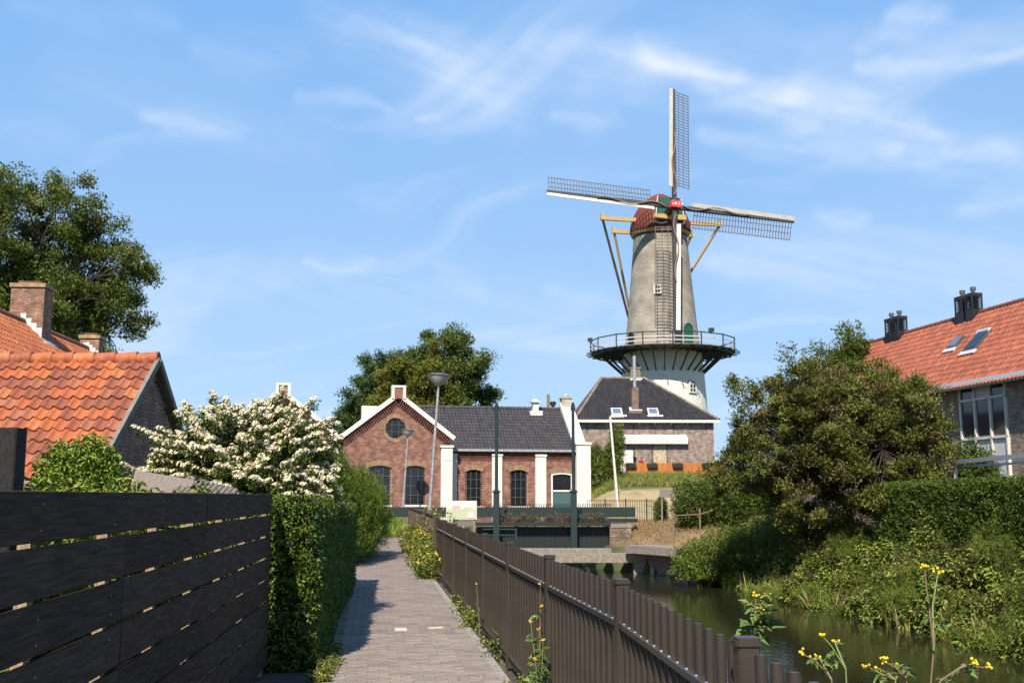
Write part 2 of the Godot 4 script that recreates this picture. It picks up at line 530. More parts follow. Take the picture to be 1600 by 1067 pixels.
# ---------------------------------------------------------------- sky
func make_sky() -> Image:
	var w := 2048
	var h := 1024
	var data := PackedFloat32Array()
	data.resize(w * h * 3)
	var fa := FastNoiseLite.new(); fa.seed = 11; fa.frequency = 1.0; fa.fractal_octaves = 5; fa.fractal_gain = 0.55
	var fb := FastNoiseLite.new(); fb.seed = 23; fb.frequency = 1.0; fb.fractal_octaves = 3
	# streaks of cirrus, each from one direction to another (azimuth, elevation in radians), with its width and strength
	var strokes := []
	for k in [[500, 10, 700, 90, 34, 0.20], [640, 60, 800, 190, 40, 0.22], [830, 60, 1150, 110, 26, 0.40], [1000, 85, 1480, 215, 30, 0.46], [860, 190, 960, 180, 18, 0.30], [1100, 215, 1400, 245, 18, 0.36], [1380, 240, 1600, 250, 22, 0.30],
			[1340, 104, 1600, 84, 13, 0.50], [1390, 30, 1470, 12, 22, 0.55], [1480, 30, 1340, 70, 20, 0.3], [1120, 400, 1640, 430, 60, 0.46], [1250, 150, 1620, 270, 50, 0.22], [900, 120, 1250, 60, 60, 0.16], [560, 60, 900, 150, 70, 0.16], [100, 120, 500, 230, 60, 0.12], [300, 430, 900, 480, 60, 0.14], [1280, 335, 1350, 350, 22, 0.42], [1500, 325, 1640, 310, 20, 0.42], [220, 190, 380, 205, 20, 0.34], [470, 145, 610, 172, 11, 0.30],
			[300, 80, 470, 100, 26, 0.17], [480, 418, 570, 412, 12, 0.38], [660, 185, 690, 184, 7, 0.3], [690, 420, 760, 455, 22, 0.2], [30, 10, 260, 40, 34, 0.12], [860, 455, 960, 470, 16, 0.25], [1130, 150, 1440, 200, 30, 0.25], [0, 195, 120, 215, 24, 0.12]]:
		var p := at(k[0], k[1], 100.0) - Vector3(0, EYE, 0)
		var q := at(k[2], k[3], 100.0) - Vector3(0, EYE, 0)
		strokes.append([Vector2(atan2(p.x, -p.z), asin(p.normalized().y)), Vector2(atan2(q.x, -q.z), asin(q.normalized().y)), k[4] * 1.2 / F, k[5] * 0.95])
	for y in h:
		var el := PI * 0.5 - PI * (y + 0.5) / h
		var e := maxf(el, 0.0)
		var up := sin(e)
		# deep blue above, paler towards the horizon
		var t := pow(1.0 - up, 3.0)
		var base := Vector3(0.098, 0.262, 0.55).lerp(Vector3(0.375, 0.525, 0.685), t)
		for x in w:
			var az := TAU * (x + 0.5) / w
			if az > PI: az -= TAU
			var c := 0.0
			if el > -0.01:
				var d := Vector3(sin(az) * cos(e), up, -cos(az) * cos(e))
				var g := Vector2(d.x, d.z) / (up + 0.22)
				var q := Vector2(g.x * 0.85 + g.y * 0.5, -g.x * 0.5 + g.y * 0.85)
				var warp := fb.get_noise_2d(g.x * 0.8, g.y * 0.8)
				var n := fa.get_noise_2d(q.x * 1.1 + warp * 0.5, q.y * 4.2 + warp * 1.2)
				var n2 := fb.get_noise_2d(g.x * 0.7 + 9.0, g.y * 0.7)
				c = 0.26 * smoothstep(0.0, 0.75, n + 0.45 * n2) + 0.05 * smoothstep(-0.3, 0.6, n2)
				if absf(az) < 0.62 and e < 0.6:
					var here := Vector2(az, e)
					var wob := Vector2(fb.get_noise_2d(az * 9.0, e * 14.0), fb.get_noise_2d(az * 9.0 + 40.0, e * 14.0)) * 0.012
					var fine := 0.62 + 0.55 * fa.get_noise_2d(az * 8.0 + e * 9.0, e * 46.0 + az * 12.0) + 0.16 * fa.get_noise_2d(az * 40.0, e * 90.0 - az * 20.0)
					for s in strokes:
						var p0: Vector2 = s[0]
						var p1: Vector2 = s[1]
						var wd: float = s[2]
						var ab := p1 - p0
						var ff := clampf((here + wob - p0).dot(ab) / ab.length_squared(), 0.0, 1.0)
						var ds := (here + wob).distance_to(p0 + ab * ff) / (wd * (0.55 + 0.45 * sin(PI * ff)))
						if ds < 2.2: c += s[3] * exp(-ds * ds * 1.3) * maxf(fine, 0.0)
			c = clampf(c, 0.0, 0.9)
			var col := base.lerp(Vector3(0.545, 0.60, 0.695), c)
			var o := (y * w + x) * 3
			data[o] = col.x; data[o + 1] = col.y; data[o + 2] = col.z
	return Image.create_from_data(w, h, false, Image.FORMAT_RGBF, data.to_byte_array())

# ---------------------------------------------------------------- ground
func quay_edge(s: float) -> float:
	return 1.5 if s < 24.0 else lerpf(1.5, 4.0, smoothstep(24.0, 36.0, s))
func bank_foot(s: float) -> float:
	if s < 26.0: return 12.6
	if s < 31.0: return lerpf(12.6, 12.2, smoothstep(26.0, 31.0, s))
	if s < 41.0: return 12.2
	return lerpf(12.2, 9.9, smoothstep(41.0, 46.0, s))
func ground_y(s: float, t: float) -> float:
	var p := pw(s, t)
	var z := -p.z
	var y := -0.03
	var f := bank_foot(s)
	if s < 51.0:
		if t > f:
			y = lerpf(-1.75, 0.1, smoothstep(0.0, 2.4, t - f))
			if s > 40.0: y = lerpf(y, lerpf(-0.5, 0.35, smoothstep(0.0, 3.0, t - f)), smoothstep(40.0, 45.0, s))
		elif t > quay_edge(s) + 0.2:
			y = -2.4
	if s > 30.0: y += 0.28 * smoothstep(44.0, 60.0, s) * (1.0 if y > -1.0 else 0.0)
	if s >= 51.0: y = maxf(y, 0.25)
	# the dike that carries the mill
	var side := smoothstep(2.5, 7.5, p.x - maxf(0.0, (58.0 - z) * 0.7))
	y += side * 2.75 * smoothstep(60.0, 77.0, z) * (1.0 - 0.4 * smoothstep(140.0, 200.0, z))
	return y
func ground_col(s: float, t: float, fn: FastNoiseLite) -> Color:
	var p := pw(s, t)
	var n := fn.get_noise_2d(p.x * 6.0, p.z * 6.0)
	var n2 := fn.get_noise_2d(p.x * 1.2 + 30, p.z * 1.2)
	var grass := Color(0.075, 0.10, 0.03).lerp(Color(0.14, 0.13, 0.055), clampf(0.4 + n2 * 1.2, 0, 1))
	var soil := Color(0.085, 0.062, 0.045)
	var straw := Color(0.42, 0.32, 0.17)
	var c := grass
	if t > -3.0 and t < 1.9 and s < 24.0: c = soil.lerp(grass, clampf(n * 1.4 - 0.1, 0, 1))
	if s > 60 and s < 78 and p.x > 4.5 and p.x < 12.0 and ground_y(s, t) < 2.1: c = straw.lerp(grass, clampf(n * 1.3 - 0.2, 0, 1))
	if s > 41.0 and s < 56.0 and t > bank_foot(s) + 0.4 and t < 17.0: c = Color(0.30, 0.19, 0.10).lerp(grass, clampf(n * 1.5 + 0.1, 0, 1))
	if s > 52.0 and p.x < 4.0 and s < 70: c = Color(0.2, 0.17, 0.14).lerp(soil, clampf(n, 0, 1))
	return jit(c, 0.1)
func make_ground() -> void:
	var sl := []
	for q in [-600.0, -200.0, -60.0, -25.0, -12.0, -6.0, -3.0]: sl.append(q)
	var s := -1.0
	while s < 84.0:
		sl.append(s); s += 0.5 if s < 26.0 else 0.8
	for q in [86.0, 90.0, 96.0, 105.0, 120.0, 140.0, 170.0, 220.0, 300.0, 450.0, 800.0, 1600.0]: sl.append(q)
	var tl := []
	for q in [-1500.0, -600.0, -250.0, -120.0, -70.0, -45.0, -30.0, -22.0, -16.0, -12.0, -9.0, -7.0, -5.5, -4.2, -3.2, -2.4, -1.8, -1.2, -0.6, 0.0, 0.6, 1.1]: tl.append(q)
	var t := 1.4
	while t < 6.0:
		tl.append(t); t += 0.2
	while t < 26.0:
		tl.append(t); t += 0.5
	for q in [27.0, 29.0, 32.0, 37.0, 45.0, 60.0, 90.0, 140.0, 250.0, 600.0, 1500.0]: tl.append(q)
	var fn := FastNoiseLite.new()
	fn.seed = 5; fn.frequency = 0.25
	var mb := MB.new()
	var w := tl.size()
	for a in sl:
		for b in tl:
			var y := ground_y(a, b)
			if absf(y + 0.03) > 0.01: y += 0.06 * fn.get_noise_2d(a * 3.0, b * 3.0)
			mb.v.append(pw(a, b, y)); mb.c.append(ground_col(a, b, fn)); mb.n.append(Vector3.UP)
	for q in sl.size() - 1:
		for k in w - 1:
			var o := q * w + k
			mb.i.append_array([o, o + w, o + 1, o + 1, o + w, o + w + 1])
	# smooth normals
	var nn := PackedVector3Array()
	nn.resize(mb.v.size())
	for k in range(0, mb.i.size(), 3):
		var a := mb.i[k]; var b := mb.i[k + 1]; var c := mb.i[k + 2]
		var f := (mb.v[c] - mb.v[a]).cross(mb.v[b] - mb.v[a])
		if f.y < 0: f = -f
		nn[a] += f; nn[b] += f; nn[c] += f
	for k in nn.size(): nn[k] = nn[k].normalized()
	mb.n = nn
	var g := struct("ground", mb, M.ground)
	g.set_meta("label", "grass and bare soil of the canal banks and the dike"); g.set_meta("category", "ground")

func make_materials() -> void:
	var fine := noise_tex(1, 0.06, 0.72, 1.0, 4)
	var blotch := noise_tex(2, 0.012, 0.66, 1.0, 5)
	var soft := noise_tex(7, 0.006, 0.90, 1.0, 3)
	var grain := noise_tex(3, 0.03, 0.55, 1.0, 5)
	var bumpf := bump_tex(4, 0.08, 6.0, 4)
	var bumpc := bump_tex(6, 0.02, 8.0, 5)
	mat("ground", lin(1, 1, 1), 0.95, fine, Vector3.ONE * 1.2, bumpf)
	mat("paver", lin(1, 1, 1), 0.9, fine, Vector3.ONE * 2.3, bumpf)
	mat("joint", lin(0.14, 0.115, 0.09), 0.95, fine, Vector3.ONE * 2.0, bumpf)
	mat("concrete", lin(0.30, 0.255, 0.205), 0.9, noise_tex(14, 0.02, 0.72, 1.0, 5), Vector3.ONE * 0.5, bumpf)
	mat("kerb", lin(0.42, 0.38, 0.33), 0.9, blotch, Vector3.ONE * 1.5, bumpf)
	mat("brick", lin(1, 1, 1), 0.92, blotch, Vector3.ONE * 0.35, bumpf)
	mat("tile", lin(1, 1, 1), 0.72, blotch, Vector3.ONE * 0.9, bumpf)
	mat("darktile", lin(0.72, 0.7, 0.69), 0.68, blotch, Vector3.ONE * 0.4)
	mat("white", lin(0.68, 0.64, 0.57), 0.6, soft, Vector3.ONE * 0.5)
	mat("sandstone", lin(0.55, 0.50, 0.42), 0.85, blotch, Vector3.ONE * 0.6)
	mat("blackwood", lin(0.092, 0.067, 0.050), 0.9, noise_tex(13, 0.02, 0.62, 1.0, 5), Vector3(1.5, 4.0, 0.22), bumpc)
	mat("postwood", lin(0.48, 0.34, 0.20), 0.8, grain, Vector3(6, 0.8, 6), bumpc)
	mat("darkstain", lin(0.016, 0.0115, 0.008), 0.85, grain, Vector3(8, 1.0, 8), bumpc)
	mat("brownpost", lin(0.09, 0.055, 0.03), 0.8, grain, Vector3(8, 1.0, 8), bumpc)
	mat("greywood", lin(0.33, 0.27, 0.23), 0.85, grain, Vector3(1.2, 8, 8), bumpc)
	mat("orangewood", lin(0.78, 0.25, 0.035), 0.6, grain, Vector3(7, 0.8, 7))
	mat("railpaint", lin(0.044, 0.034, 0.0255), 0.4, noise_tex(12, 0.004, 0.86, 1.0, 3), Vector3.ONE * 0.7)
	mat("bark", lin(0.085, 0.062, 0.048), 0.95, grain, Vector3(5, 1.2, 5), bumpc)
	mat("twigs", lin(0.028, 0.026, 0.014), 0.95, fine, Vector3.ONE * 6, bumpc)
	mat("steel", lin(0.62, 0.62, 0.62), 0.42, blotch, Vector3.ONE * 0.9, null, 0.55)
	mat("zinc", lin(0.5, 0.52, 0.53), 0.5, blotch, Vector3.ONE, null, 0.3)
	mat("lampbowl", lin(0.44, 0.43, 0.40), 0.25)
	mat("lamplid", lin(0.07, 0.072, 0.075), 0.4)
	mat("darkgreen", lin(0.016, 0.034, 0.029), 0.45, fine, Vector3.ONE)
	mat("darkiron", lin(0.014, 0.018, 0.018), 0.5, fine, Vector3.ONE)
	mat("doorgreen", lin(0.05, 0.10, 0.095), 0.45)
	mat("frameblack", lin(0.02, 0.022, 0.024), 0.5)
	mat("beige", lin(0.60, 0.47, 0.31), 0.7, blotch, Vector3.ONE * 0.5)
	mat("capred", lin(0.24, 0.045, 0.026), 0.8, grain, Vector3(1, 3, 1))
	mat("redpaint", lin(0.55, 0.03, 0.03), 0.5)
	mat("yellowwood", lin(0.66, 0.44, 0.17), 0.65, blotch, Vector3.ONE)
	mat("capgreen", lin(0.01, 0.09, 0.055), 0.5)
	mat("stock", lin(0.05, 0.047, 0.047), 0.6, blotch, Vector3.ONE * 0.6)
	mat("sailboard", lin(0.56, 0.53, 0.48), 0.6, soft, Vector3.ONE * 0.5)
	mat("lattice", lin(0.10, 0.075, 0.06), 0.7)
	mat("plaster", lin(0.39, 0.34, 0.275), 0.92, blotch, Vector3.ONE * 0.10, bumpf)
	mat("limewash", lin(0.68, 0.64, 0.555), 0.9, soft, Vector3.ONE * 0.08, bumpf)
	mat("brownpole", lin(0.20, 0.13, 0.08), 0.7)
	mat("lead", lin(0.55, 0.55, 0.54), 0.6, soft, Vector3.ONE * 2)
	mat("panelgrey", lin(0.52, 0.51, 0.50), 0.6)
	mat("blackmetal", lin(0.012, 0.011, 0.012), 0.5)
	mat("signpaper", lin(1, 1, 1), 0.5)
	mat("pot", lin(0.02, 0.02, 0.02), 0.7)
	mat("stemgreen", lin(0.16, 0.20, 0.06), 0.6)
	mat("stemred", lin(0.20, 0.11, 0.07), 0.6)
	mat("pane", lin(0.012, 0.014, 0.016), 0.06)
	mat("skylight", lin(0.10, 0.14, 0.19), 0.04)
	M.blackwood.metallic_specular = 0.2
	mat("glazing", lin(0.06, 0.062, 0.065), 0.5)
	var water := mat("water", lin(0.020, 0.019, 0.009), 0.05, null, Vector3.ONE * 0.35, bump_tex(9, 0.02, 2.2, 4), 0.0, false)
	water.normal_scale = 0.22
	leaf_mat("leafy", 0.5)
	leaf_mat("leafdull", 0.65)
	leaf_mat("petal", 0.7, 0.9)
	M.petal.backlight = lin(0.3, 0.28, 0.2)
	M.twig5 = cluster_mesh(6, 0.62, 0.36, 101)
	M.twig9 = cluster_mesh(9, 0.42, 0.23, 102)
	M.tuft = cluster_mesh(12, 0.34, 0.17, 103)
	M.fine = cluster_mesh(16, 0.46, 0.09, 104, 1.0)
	# a corymb of small blossoms
	rng.seed = 77
	var mb := MB.new()
	for k in 15:
		var d := rdir()
		d.y = absf(d.y) * 0.8 + 0.1
		var o := d.normalized() * Vector3(0.5, 0.38, 0.5)
		var x := d.cross(Vector3(0.3, 0.2, 0.9)).normalized() * 0.15
		var y := d.cross(x).normalized() * 0.15
		mb.quad(o - x, o + y + d * 0.04, o + x, o - y + d * 0.04, Color.WHITE * rng.randf_range(0.85, 1.0))
	M.blossom = mb.mesh()
	rng.seed = 78
	mb = MB.new()
	for k in 10:
		var d := rdir()
		d.y = absf(d.y)
		var x := d.cross(Vector3(0.3, 0.2, 0.9)).normalized() * 0.22
		var y := d.cross(x).normalized() * 0.22
		var o := d * 0.42
		mb.quad(o - x, o + y, o + x, o - y)
	M.yellowflower = mb.mesh()
	# tall blades
	mb = MB.new()
	for k in 9:
		var a := rng.randf() * TAU
		var d := Vector3(cos(a), 0, sin(a))
		var l := rng.randf_range(0.6, 1.1)
		var x := d.cross(Vector3.UP) * 0.03
		var o := d * rng.randf() * 0.12
		mb.quad(o - x, o + x, o + d * l * 0.18 + Vector3.UP * l * 0.6 + x * 0.7, o + d * l * 0.18 + Vector3.UP * l * 0.6 - x * 0.7)
		mb.tri(o + d * l * 0.18 + Vector3.UP * l * 0.6 - x * 0.7, o + d * l * 0.18 + Vector3.UP * l * 0.6 + x * 0.7, o + d * l * 0.5 + Vector3.UP * l)
	M.blades = mb.mesh()

func _ready() -> void:
	var cam := Camera3D.new()
	cam.name = "camera"
	cam.fov = rad_to_deg(2.0 * atan(533.5 / F))
	cam.position = Vector3(0, EYE, 0)
	cam.rotation.x = PITCH
	cam.near = 0.05; cam.far = 4000.0
	add_child(cam)
	cam.current = true
	var env := Environment.new()
	env.background_mode = Environment.BG_SKY
	var sky := Sky.new()
	var sm := PanoramaSkyMaterial.new()
	sm.panorama = ImageTexture.create_from_image(make_sky())
	sky.sky_material = sm
	env.sky = sky
	env.background_energy_multiplier = 0.95
	env.tonemap_mode = Environment.TONE_MAPPER_LINEAR
	env.tonemap_exposure = 1.66
	env.sdfgi_enabled = true; env.ssao_enabled = true; env.ssil_enabled = true
	var we := WorldEnvironment.new()
	we.name = "world_environment"
	we.environment = env
	add_child(we)
	var sun := DirectionalLight3D.new()
	sun.name = "sun"
	sun.light_energy = 1.6
	sun.light_color = Color(1.0, 0.96, 0.90)
	sun.light_angular_distance = 0.55
	sun.shadow_enabled = true
	add_child(sun)
	var az := deg_to_rad(11.0)
	var el := deg_to_rad(45.0)
	sun.look_at_from_position(Vector3.ZERO, Vector3(sin(az) * cos(el), -sin(el), -cos(az) * cos(el)))
	make_materials()
	make_ground()
	water_and_walls()
	footpath()
	pumphouse()
	mill()
	mill_house()
	tile_houses()
	row_house()
	railing()
	board_fence()
	sluice()
	street_things()
	garden_left()
	greenery_right()
	trees()
	weeds()

# ---------------------------------------------------------------- canal and path
func water_and_walls() -> void:
	var mb := MB.new()
	mb.quad(pw(-12, 1.6, -1.45), pw(-12, 16, -1.45), pw(51.5, 16, -1.45), pw(51.5, 1.6, -1.45))
	var w := struct("water", mb, M.water)
	w.set_meta("label", "still dark brown water of the canal"); w.set_meta("category", "water")
	var q := thing("quay_wall", "concrete quay wall under the brown steel railing", "wall", pw(20, 1.7))
	mb = MB.new()
	var s := -4.0
	while s < 49.0:
		var e := s + 1.5
		var a := quay_edge(s); var b := quay_edge(e)
		var o := -q.position
		mb.hexa([pw(s, a, -2.5) + o, pw(s, a + 0.32, -2.5) + o, pw(e, b + 0.32, -2.5) + o, pw(e, b, -2.5) + o, pw(s, a, 0.01) + o, pw(s, a + 0.32, 0.01) + o, pw(e, b + 0.32, 0.01) + o, pw(e, b, 0.01) + o])
		s = e
	part(q, "wall_body", mb, M.concrete)

func footpath() -> void:
	var root := Node3D.new()
	root.name = "path"
	add_child(root)
	root.rotation.y = PYAW
	root.set_meta("kind", "structure"); root.set_meta("label", "footpath of small red brown clinker bricks beside the canal"); root.set_meta("category", "path")
	var mb := MB.new()
	mb.box(Vector3(0.39, -0.05, -20.0), Vector3(1.54, 0.1, 56.0))
	part(root, "joint_sand", mb, M.joint)
	rng.seed = 400
	for k in 28:
		mb = MB.new()
		mb.cbox(Vector3(1.21, -0.045, -2.0 * k + 4.0 - 0.5), Vector3(0.09, 1.985, 0.13), 0.012, jit(Color.WHITE * 0.95, 0.05), Basis(Vector3.RIGHT, PI / 2))
		part(root, "kerbstone", mb, M.kerb)
	var tones := [Color(0.272, 0.212, 0.175), Color(0.302, 0.24, 0.198), Color(0.248, 0.198, 0.168), Color(0.32, 0.26, 0.213), Color(0.28, 0.226, 0.194), Color(0.335, 0.275, 0.223), Color(0.262, 0.216, 0.19), Color(0.305, 0.235, 0.19)]
	var shapes := []
	for c in tones:
		mb = MB.new()
		var w := 0.0985; var d := 0.0475; var b := 0.006
		var lo := [Vector3(-w, -0.05, d), Vector3(w, -0.05, d), Vector3(w, -0.05, -d), Vector3(-w, -0.05, -d)]
		var hi := [Vector3(-w + b, 0, d - b), Vector3(w - b, 0, d - b), Vector3(w - b, 0, -d + b), Vector3(-w + b, 0, -d + b)]
		mb.quad(hi[0], hi[1], hi[2], hi[3], c)
		for k in 4:
			var m0: Vector3 = lo[k] + Vector3.UP * 0.044
			var m1: Vector3 = lo[(k + 1) % 4] + Vector3.UP * 0.044
			mb.quad(m0, m1, hi[(k + 1) % 4], hi[k], c)
			mb.quad(lo[k], lo[(k + 1) % 4], m1, m0, c)
		shapes.append(mb.mesh())
	var rest := MB.new()
	var made := 0
	var r := 0
	var z := 1.0
	var fn := FastNoiseLite.new()
	fn.seed = 3; fn.frequency = 0.7
	while z > -47.5:
		var x := -0.38 + (0.05 if r % 2 == 0 else -0.052)
		while x < 1.13:
			var c := clampf(x + 0.1025, -0.33, 1.115)
			var p := Vector3(c, 0.012 + rng.randf_range(-0.003, 0.003) + 0.004 * fn.get_noise_2d(c * 2, z * 2), z + rng.randf_range(-0.002, 0.002))
			var kind := int(clampf((fn.get_noise_2d(c * 3, z * 3) + 0.5) * 4 + rng.randf() * 4.5 - 0.5, 0, 7))
			var b := Basis(Vector3(rng.randf_range(-1, 1), 3, rng.randf_range(-1, 1)).normalized(), rng.randf_range(-0.014, 0.014))
			if z < -9.7 and made < 300:
				var o := part_mesh(root, "brick", shapes[kind], M.paver)
				o.transform = Transform3D(b, p)
				made += 1
			else:
				rest.box(p - Vector3(0, 0.02, 0), Vector3(0.197, 0.04, 0.095), jit(tones[kind], 0.05), b)
			x += 0.2045
		z -= 0.1
		r += 1
	part(root, "bricks", rest, M.paver, "stuff")

# ---------------------------------------------------------------- pumping station
func pumphouse() -> void:
	var th := deg_to_rad(12.0)
	var base := 0.22
	var P := thing("pumping_station", "red brick pumping station with white pilasters and dark tiled roof beyond the sluice", "building", Vector3(-3.5, base, -61.5), th)
	var lx := func(px: float, z := 0.0) -> float:
		var k := (px - 800.0) / 1717.0
		return (k * (61.5 - 0.978 * z) + 3.5 - 0.208 * z) / (0.978 + -0.208 * k)
	var U := Vector3.RIGHT
	var N := Vector3.BACK
	rng.seed = 900
	var red := [Color(0.36, 0.165, 0.115), Color(0.40, 0.19, 0.13), Color(0.31, 0.14, 0.105), Color(0.42, 0.22, 0.16), Color(0.36, 0.19, 0.145)]
	var mort := Color(0.42, 0.35, 0.29)
	# main range
	var W := 8.15
	var win := [[lx.call(727), lx.call(753)], [lx.call(797), lx.call(823)]]
	var door := [lx.call(861), lx.call(895)]
	var wall := MB.new()
	wall.box(Vector3(W / 2, 2.0, -3.2), Vector3(W, 3.98, 6.16))
	part(P, "wall", wall, M.sandstone)
	var bw := MB.new()
	var skip := func(x: float, y: float) -> bool:
		for q in win:
			if x > q[0] and x < q[1] and y > 0.85 and y < 2.80 + 0.16 * (1.0 - pow((x - (q[0] + q[1]) / 2) / 0.5, 2)): return true
		return x > door[0] and x < door[1] and y < 2.78
	bricks(bw, Vector3(0, 0, 0), U, W, 3.94, N, red, mort, skip)
	bw = bw
	part(P, "brickwork", bw, M.brick, "stuff")
	var cor := MB.new()
	for r in 3:
		for k in 72:
			cor.box(Vector3(0.06 + k * 0.112 + (r % 2) * 0.056, 3.50 + r * 0.13, 0.03 + r * 0.02), Vector3(0.062, 0.085, 0.07 + r * 0.02), jit(Color(0.27, 0.10, 0.07), 0.15))
	cor.box(Vector3(W / 2, 3.90, 0.06), Vector3(W, 0.07, 0.14), Color(0.3, 0.12, 0.085))
	part(P, "cornice", cor, M.brick)
	var lint := func(x: float, y: float, w: float, rise: float, z: float) -> void:
		var l := MB.new()
		var nb := int((w + 0.3) / 0.07)
		for k in nb:
			var f := (k + 0.5) / nb * 2.0 - 1.0
			var b := Basis(Vector3.BACK, -f * 0.28)
			l.box(Vector3(x + f * (w / 2 + 0.12), y + rise * (1 - f * f) + 0.08, z + 0.012), Vector3(0.062, 0.27, 0.06), jit(Color(0.42, 0.26, 0.15), 0.12), b)
		part(P, "lintel", l, M.brick)
	for q in win:
		var x: float = (q[0] + q[1]) / 2
		var w: float = q[1] - q[0]
		var wd := window(P, Vector3(x, 0.85, 0), U, N, arch_poly(w, 2.1, 0.16), 0.06, M.frameblack, [-w * 0.17, w * 0.17], [0.5, 1.0, 1.5], 0.035)
		lint.call(x, 2.80, w, 0.16, 0.0)
		var s := MB.new()
		s.box(Vector3(x, 0.80, 0.05), Vector3(w + 0.24, 0.09, 0.22))
		part(wd, "sill", s, M.white)
	var dx: float = (door[0] + door[1]) / 2
	var dw: float = door[1] - door[0]
	var dm := MB.new()
	dm.box(Vector3(dx, 0.85, -0.06), Vector3(dw - 0.2, 1.62, 0.05))
	var dr := part(P, "door", dm, M.doorgreen)
	ring_frame(dr, "frame", arch_poly(dw, 2.75, 0.10), 0.10, 0.02, Vector3(dx, 0.02, 0), U, N, M.white)
	var tr := MB.new()
	tr.box(Vector3(dx, 1.72, -0.02), Vector3(dw - 0.2, 0.10, 0.08))
	part(dr, "transom", tr, M.white)
	var fp := MB.new()
	fp.box(Vector3(dx, 2.2, -0.08), Vector3(dw - 0.18, 0.9, 0.02))
	part(dr, "pane", fp, M.pane)
	lint.call(dx, 2.72, dw, 0.10, 0.0)
	for q in [[703, 713], [768, 784], [836, 853]]:
		var a: float = lx.call(q[0]); var b: float = lx.call(q[1])
		var m := MB.new()
		m.cbox(Vector3((a + b) / 2, 1.9, 0.09), Vector3(b - a, 3.8, 0.2), 0.02)
		m.box(Vector3((a + b) / 2, 3.72, 0.11), Vector3(b - a + 0.05, 0.1, 0.25))
		part(P, "pilaster", m, M.white)
	# end pillar with its sloping parapet
	var pa: float = lx.call(899); var pb: float = lx.call(921)
	var pil := MB.new()
	pil.box(Vector3((pa + pb) / 2, 2.25, 0.0), Vector3(pb - pa, 4.5, 0.7))
	pil.box(Vector3((pa + pb) / 2, 4.42, 0.0), Vector3(pb - pa + 0.12, 0.14, 0.82))
	pil.box(Vector3((pa + pb) / 2, 0.25, 0.04), Vector3(pb - pa + 0.08, 0.5, 0.78))
	part(P, "pilaster", pil, M.white)
	var par := MB.new()
	var x0 := pa - 0.05; var x1 := pb - 0.12
	for sgn in [1.0, -1.0]:
		var zc := -3.2
		var e := Vector3(0, 4.45, zc + sgn * 3.0); var r := Vector3(0, 7.05, zc)
		var dn := Vector3(0, -0.55, 0)
		var ql := [Vector3(x0, e.y, e.z), Vector3(x1, e.y, e.z), Vector3(x1, r.y, r.z), Vector3(x0, r.y, r.z)]
		if sgn < 0: ql = [Vector3(x1, e.y, e.z), Vector3(x0, e.y, e.z), Vector3(x0, r.y, r.z), Vector3(x1, r.y, r.z)]
		par.hexa([ql[0] + dn, ql[1] + dn, ql[2] + dn, ql[3] + dn, ql[0], ql[1], ql[2], ql[3]])
	par.hexa([Vector3(x0, 3.9, -0.2), Vector3(x1, 3.9, -0.2), Vector3(x1, 3.9, -6.2), Vector3(x0, 3.9, -6.2), Vector3(x0, 6.5, -3.1), Vector3(x1, 6.5, -3.1), Vector3(x1, 6.5, -3.3), Vector3(x0, 6.5, -3.3)])
	part(P, "parapet", par, M.white)
	var fin := MB.new()
	fin.box(Vector3((x0 + x1) / 2, 7.05, -3.2), Vector3(0.62, 0.5, 0.6))
	fin.box(Vector3((x0 + x1) / 2, 7.34, -3.2), Vector3(0.72, 0.08, 0.7))
	fin.ball(Vector3((x0 + x1) / 2, 7.46, -3.2), Vector3(0.17, 0.14, 0.17))
	part(P, "finial", fin, M.sandstone)
	# roof
	var dark := [Color(0.085, 0.08, 0.085), Color(0.10, 0.09, 0.09), Color(0.075, 0.072, 0.08), Color(0.11, 0.095, 0.09)]
	var rise := 2.62; var run := 3.42
	var d := Vector3(0, -rise, run).normalized()
	var n := Vector3(0, run, rise).normalized()
	var rf := MB.new()
	tile_sheet(rf, Vector3(-3.0, 6.62, -3.2), U, d, n, 50, 14, 0.213, 0.305, dark, 0.14)
	tile_sheet(rf, Vector3(7.6, 6.62, -3.2), -U, Vector3(0, -rise, -run).normalized(), Vector3(0, run, -rise).normalized(), 24, 14, 0.45, 0.305, dark, 0.14)
	var roof := part(P, "roof", rf, M.darktile)
	var rg := MB.new()
	for k in 30:
		rg.tube([Vector3(-3.0 + k * 0.352, 6.66, -3.2), Vector3(-3.0 + k * 0.352 + 0.37, 6.675, -3.2)], [0.10, 0.115], 8, jit(dark[k % 4], 0.2))
	part(roof, "ridge_tiles", rg, M.darktile)
	var gut := MB.new()
	gut.bar(Vector3(-0.1, 3.99, 0.26), Vector3(pa, 3.99, 0.26), 0.16, 0.13)
	part(roof, "gutter", gut, M.zinc)
	var dp := MB.new()
	dp.tube([Vector3(pa - 0.12, 3.95, 0.2), Vector3(pa - 0.12, 0.0, 0.12)], [0.05, 0.05], 8)
	part(P, "downpipe", dp, M.zinc)
	dp = MB.new()
	dp.tube([Vector3(0.02, 3.95, 0.3), Vector3(0.02, 0.0, 0.3)], [0.045, 0.045], 8)
	part(P, "downpipe", dp, M.zinc)
	var vent := MB.new()
	var vx: float = lx.call(836, -3.0)
	vent.box(Vector3(vx, 6.35, -2.75), Vector3(0.75, 0.3, 0.5))
	vent.box(Vector3(vx, 6.75, -2.9), Vector3(0.36, 0.6, 0.36))
	vent.box(Vector3(vx, 7.05, -2.9), Vector3(0.62, 0.08, 0.6))
	vent.lathe([Vector2(0.26, 7.09), Vector2(0.1, 7.22), Vector2(0.0, 7.25)], 8, Vector3(vx, 0, -2.9))
	part(roof, "roof_vent", vent, M.lead)
	var st := MB.new()
	st.box(Vector3(lx.call(859, -4.0), 6.9, -4.2), Vector3(0.16, 1.5, 0.16))
	part(roof, "flue", st, M.brownpole)
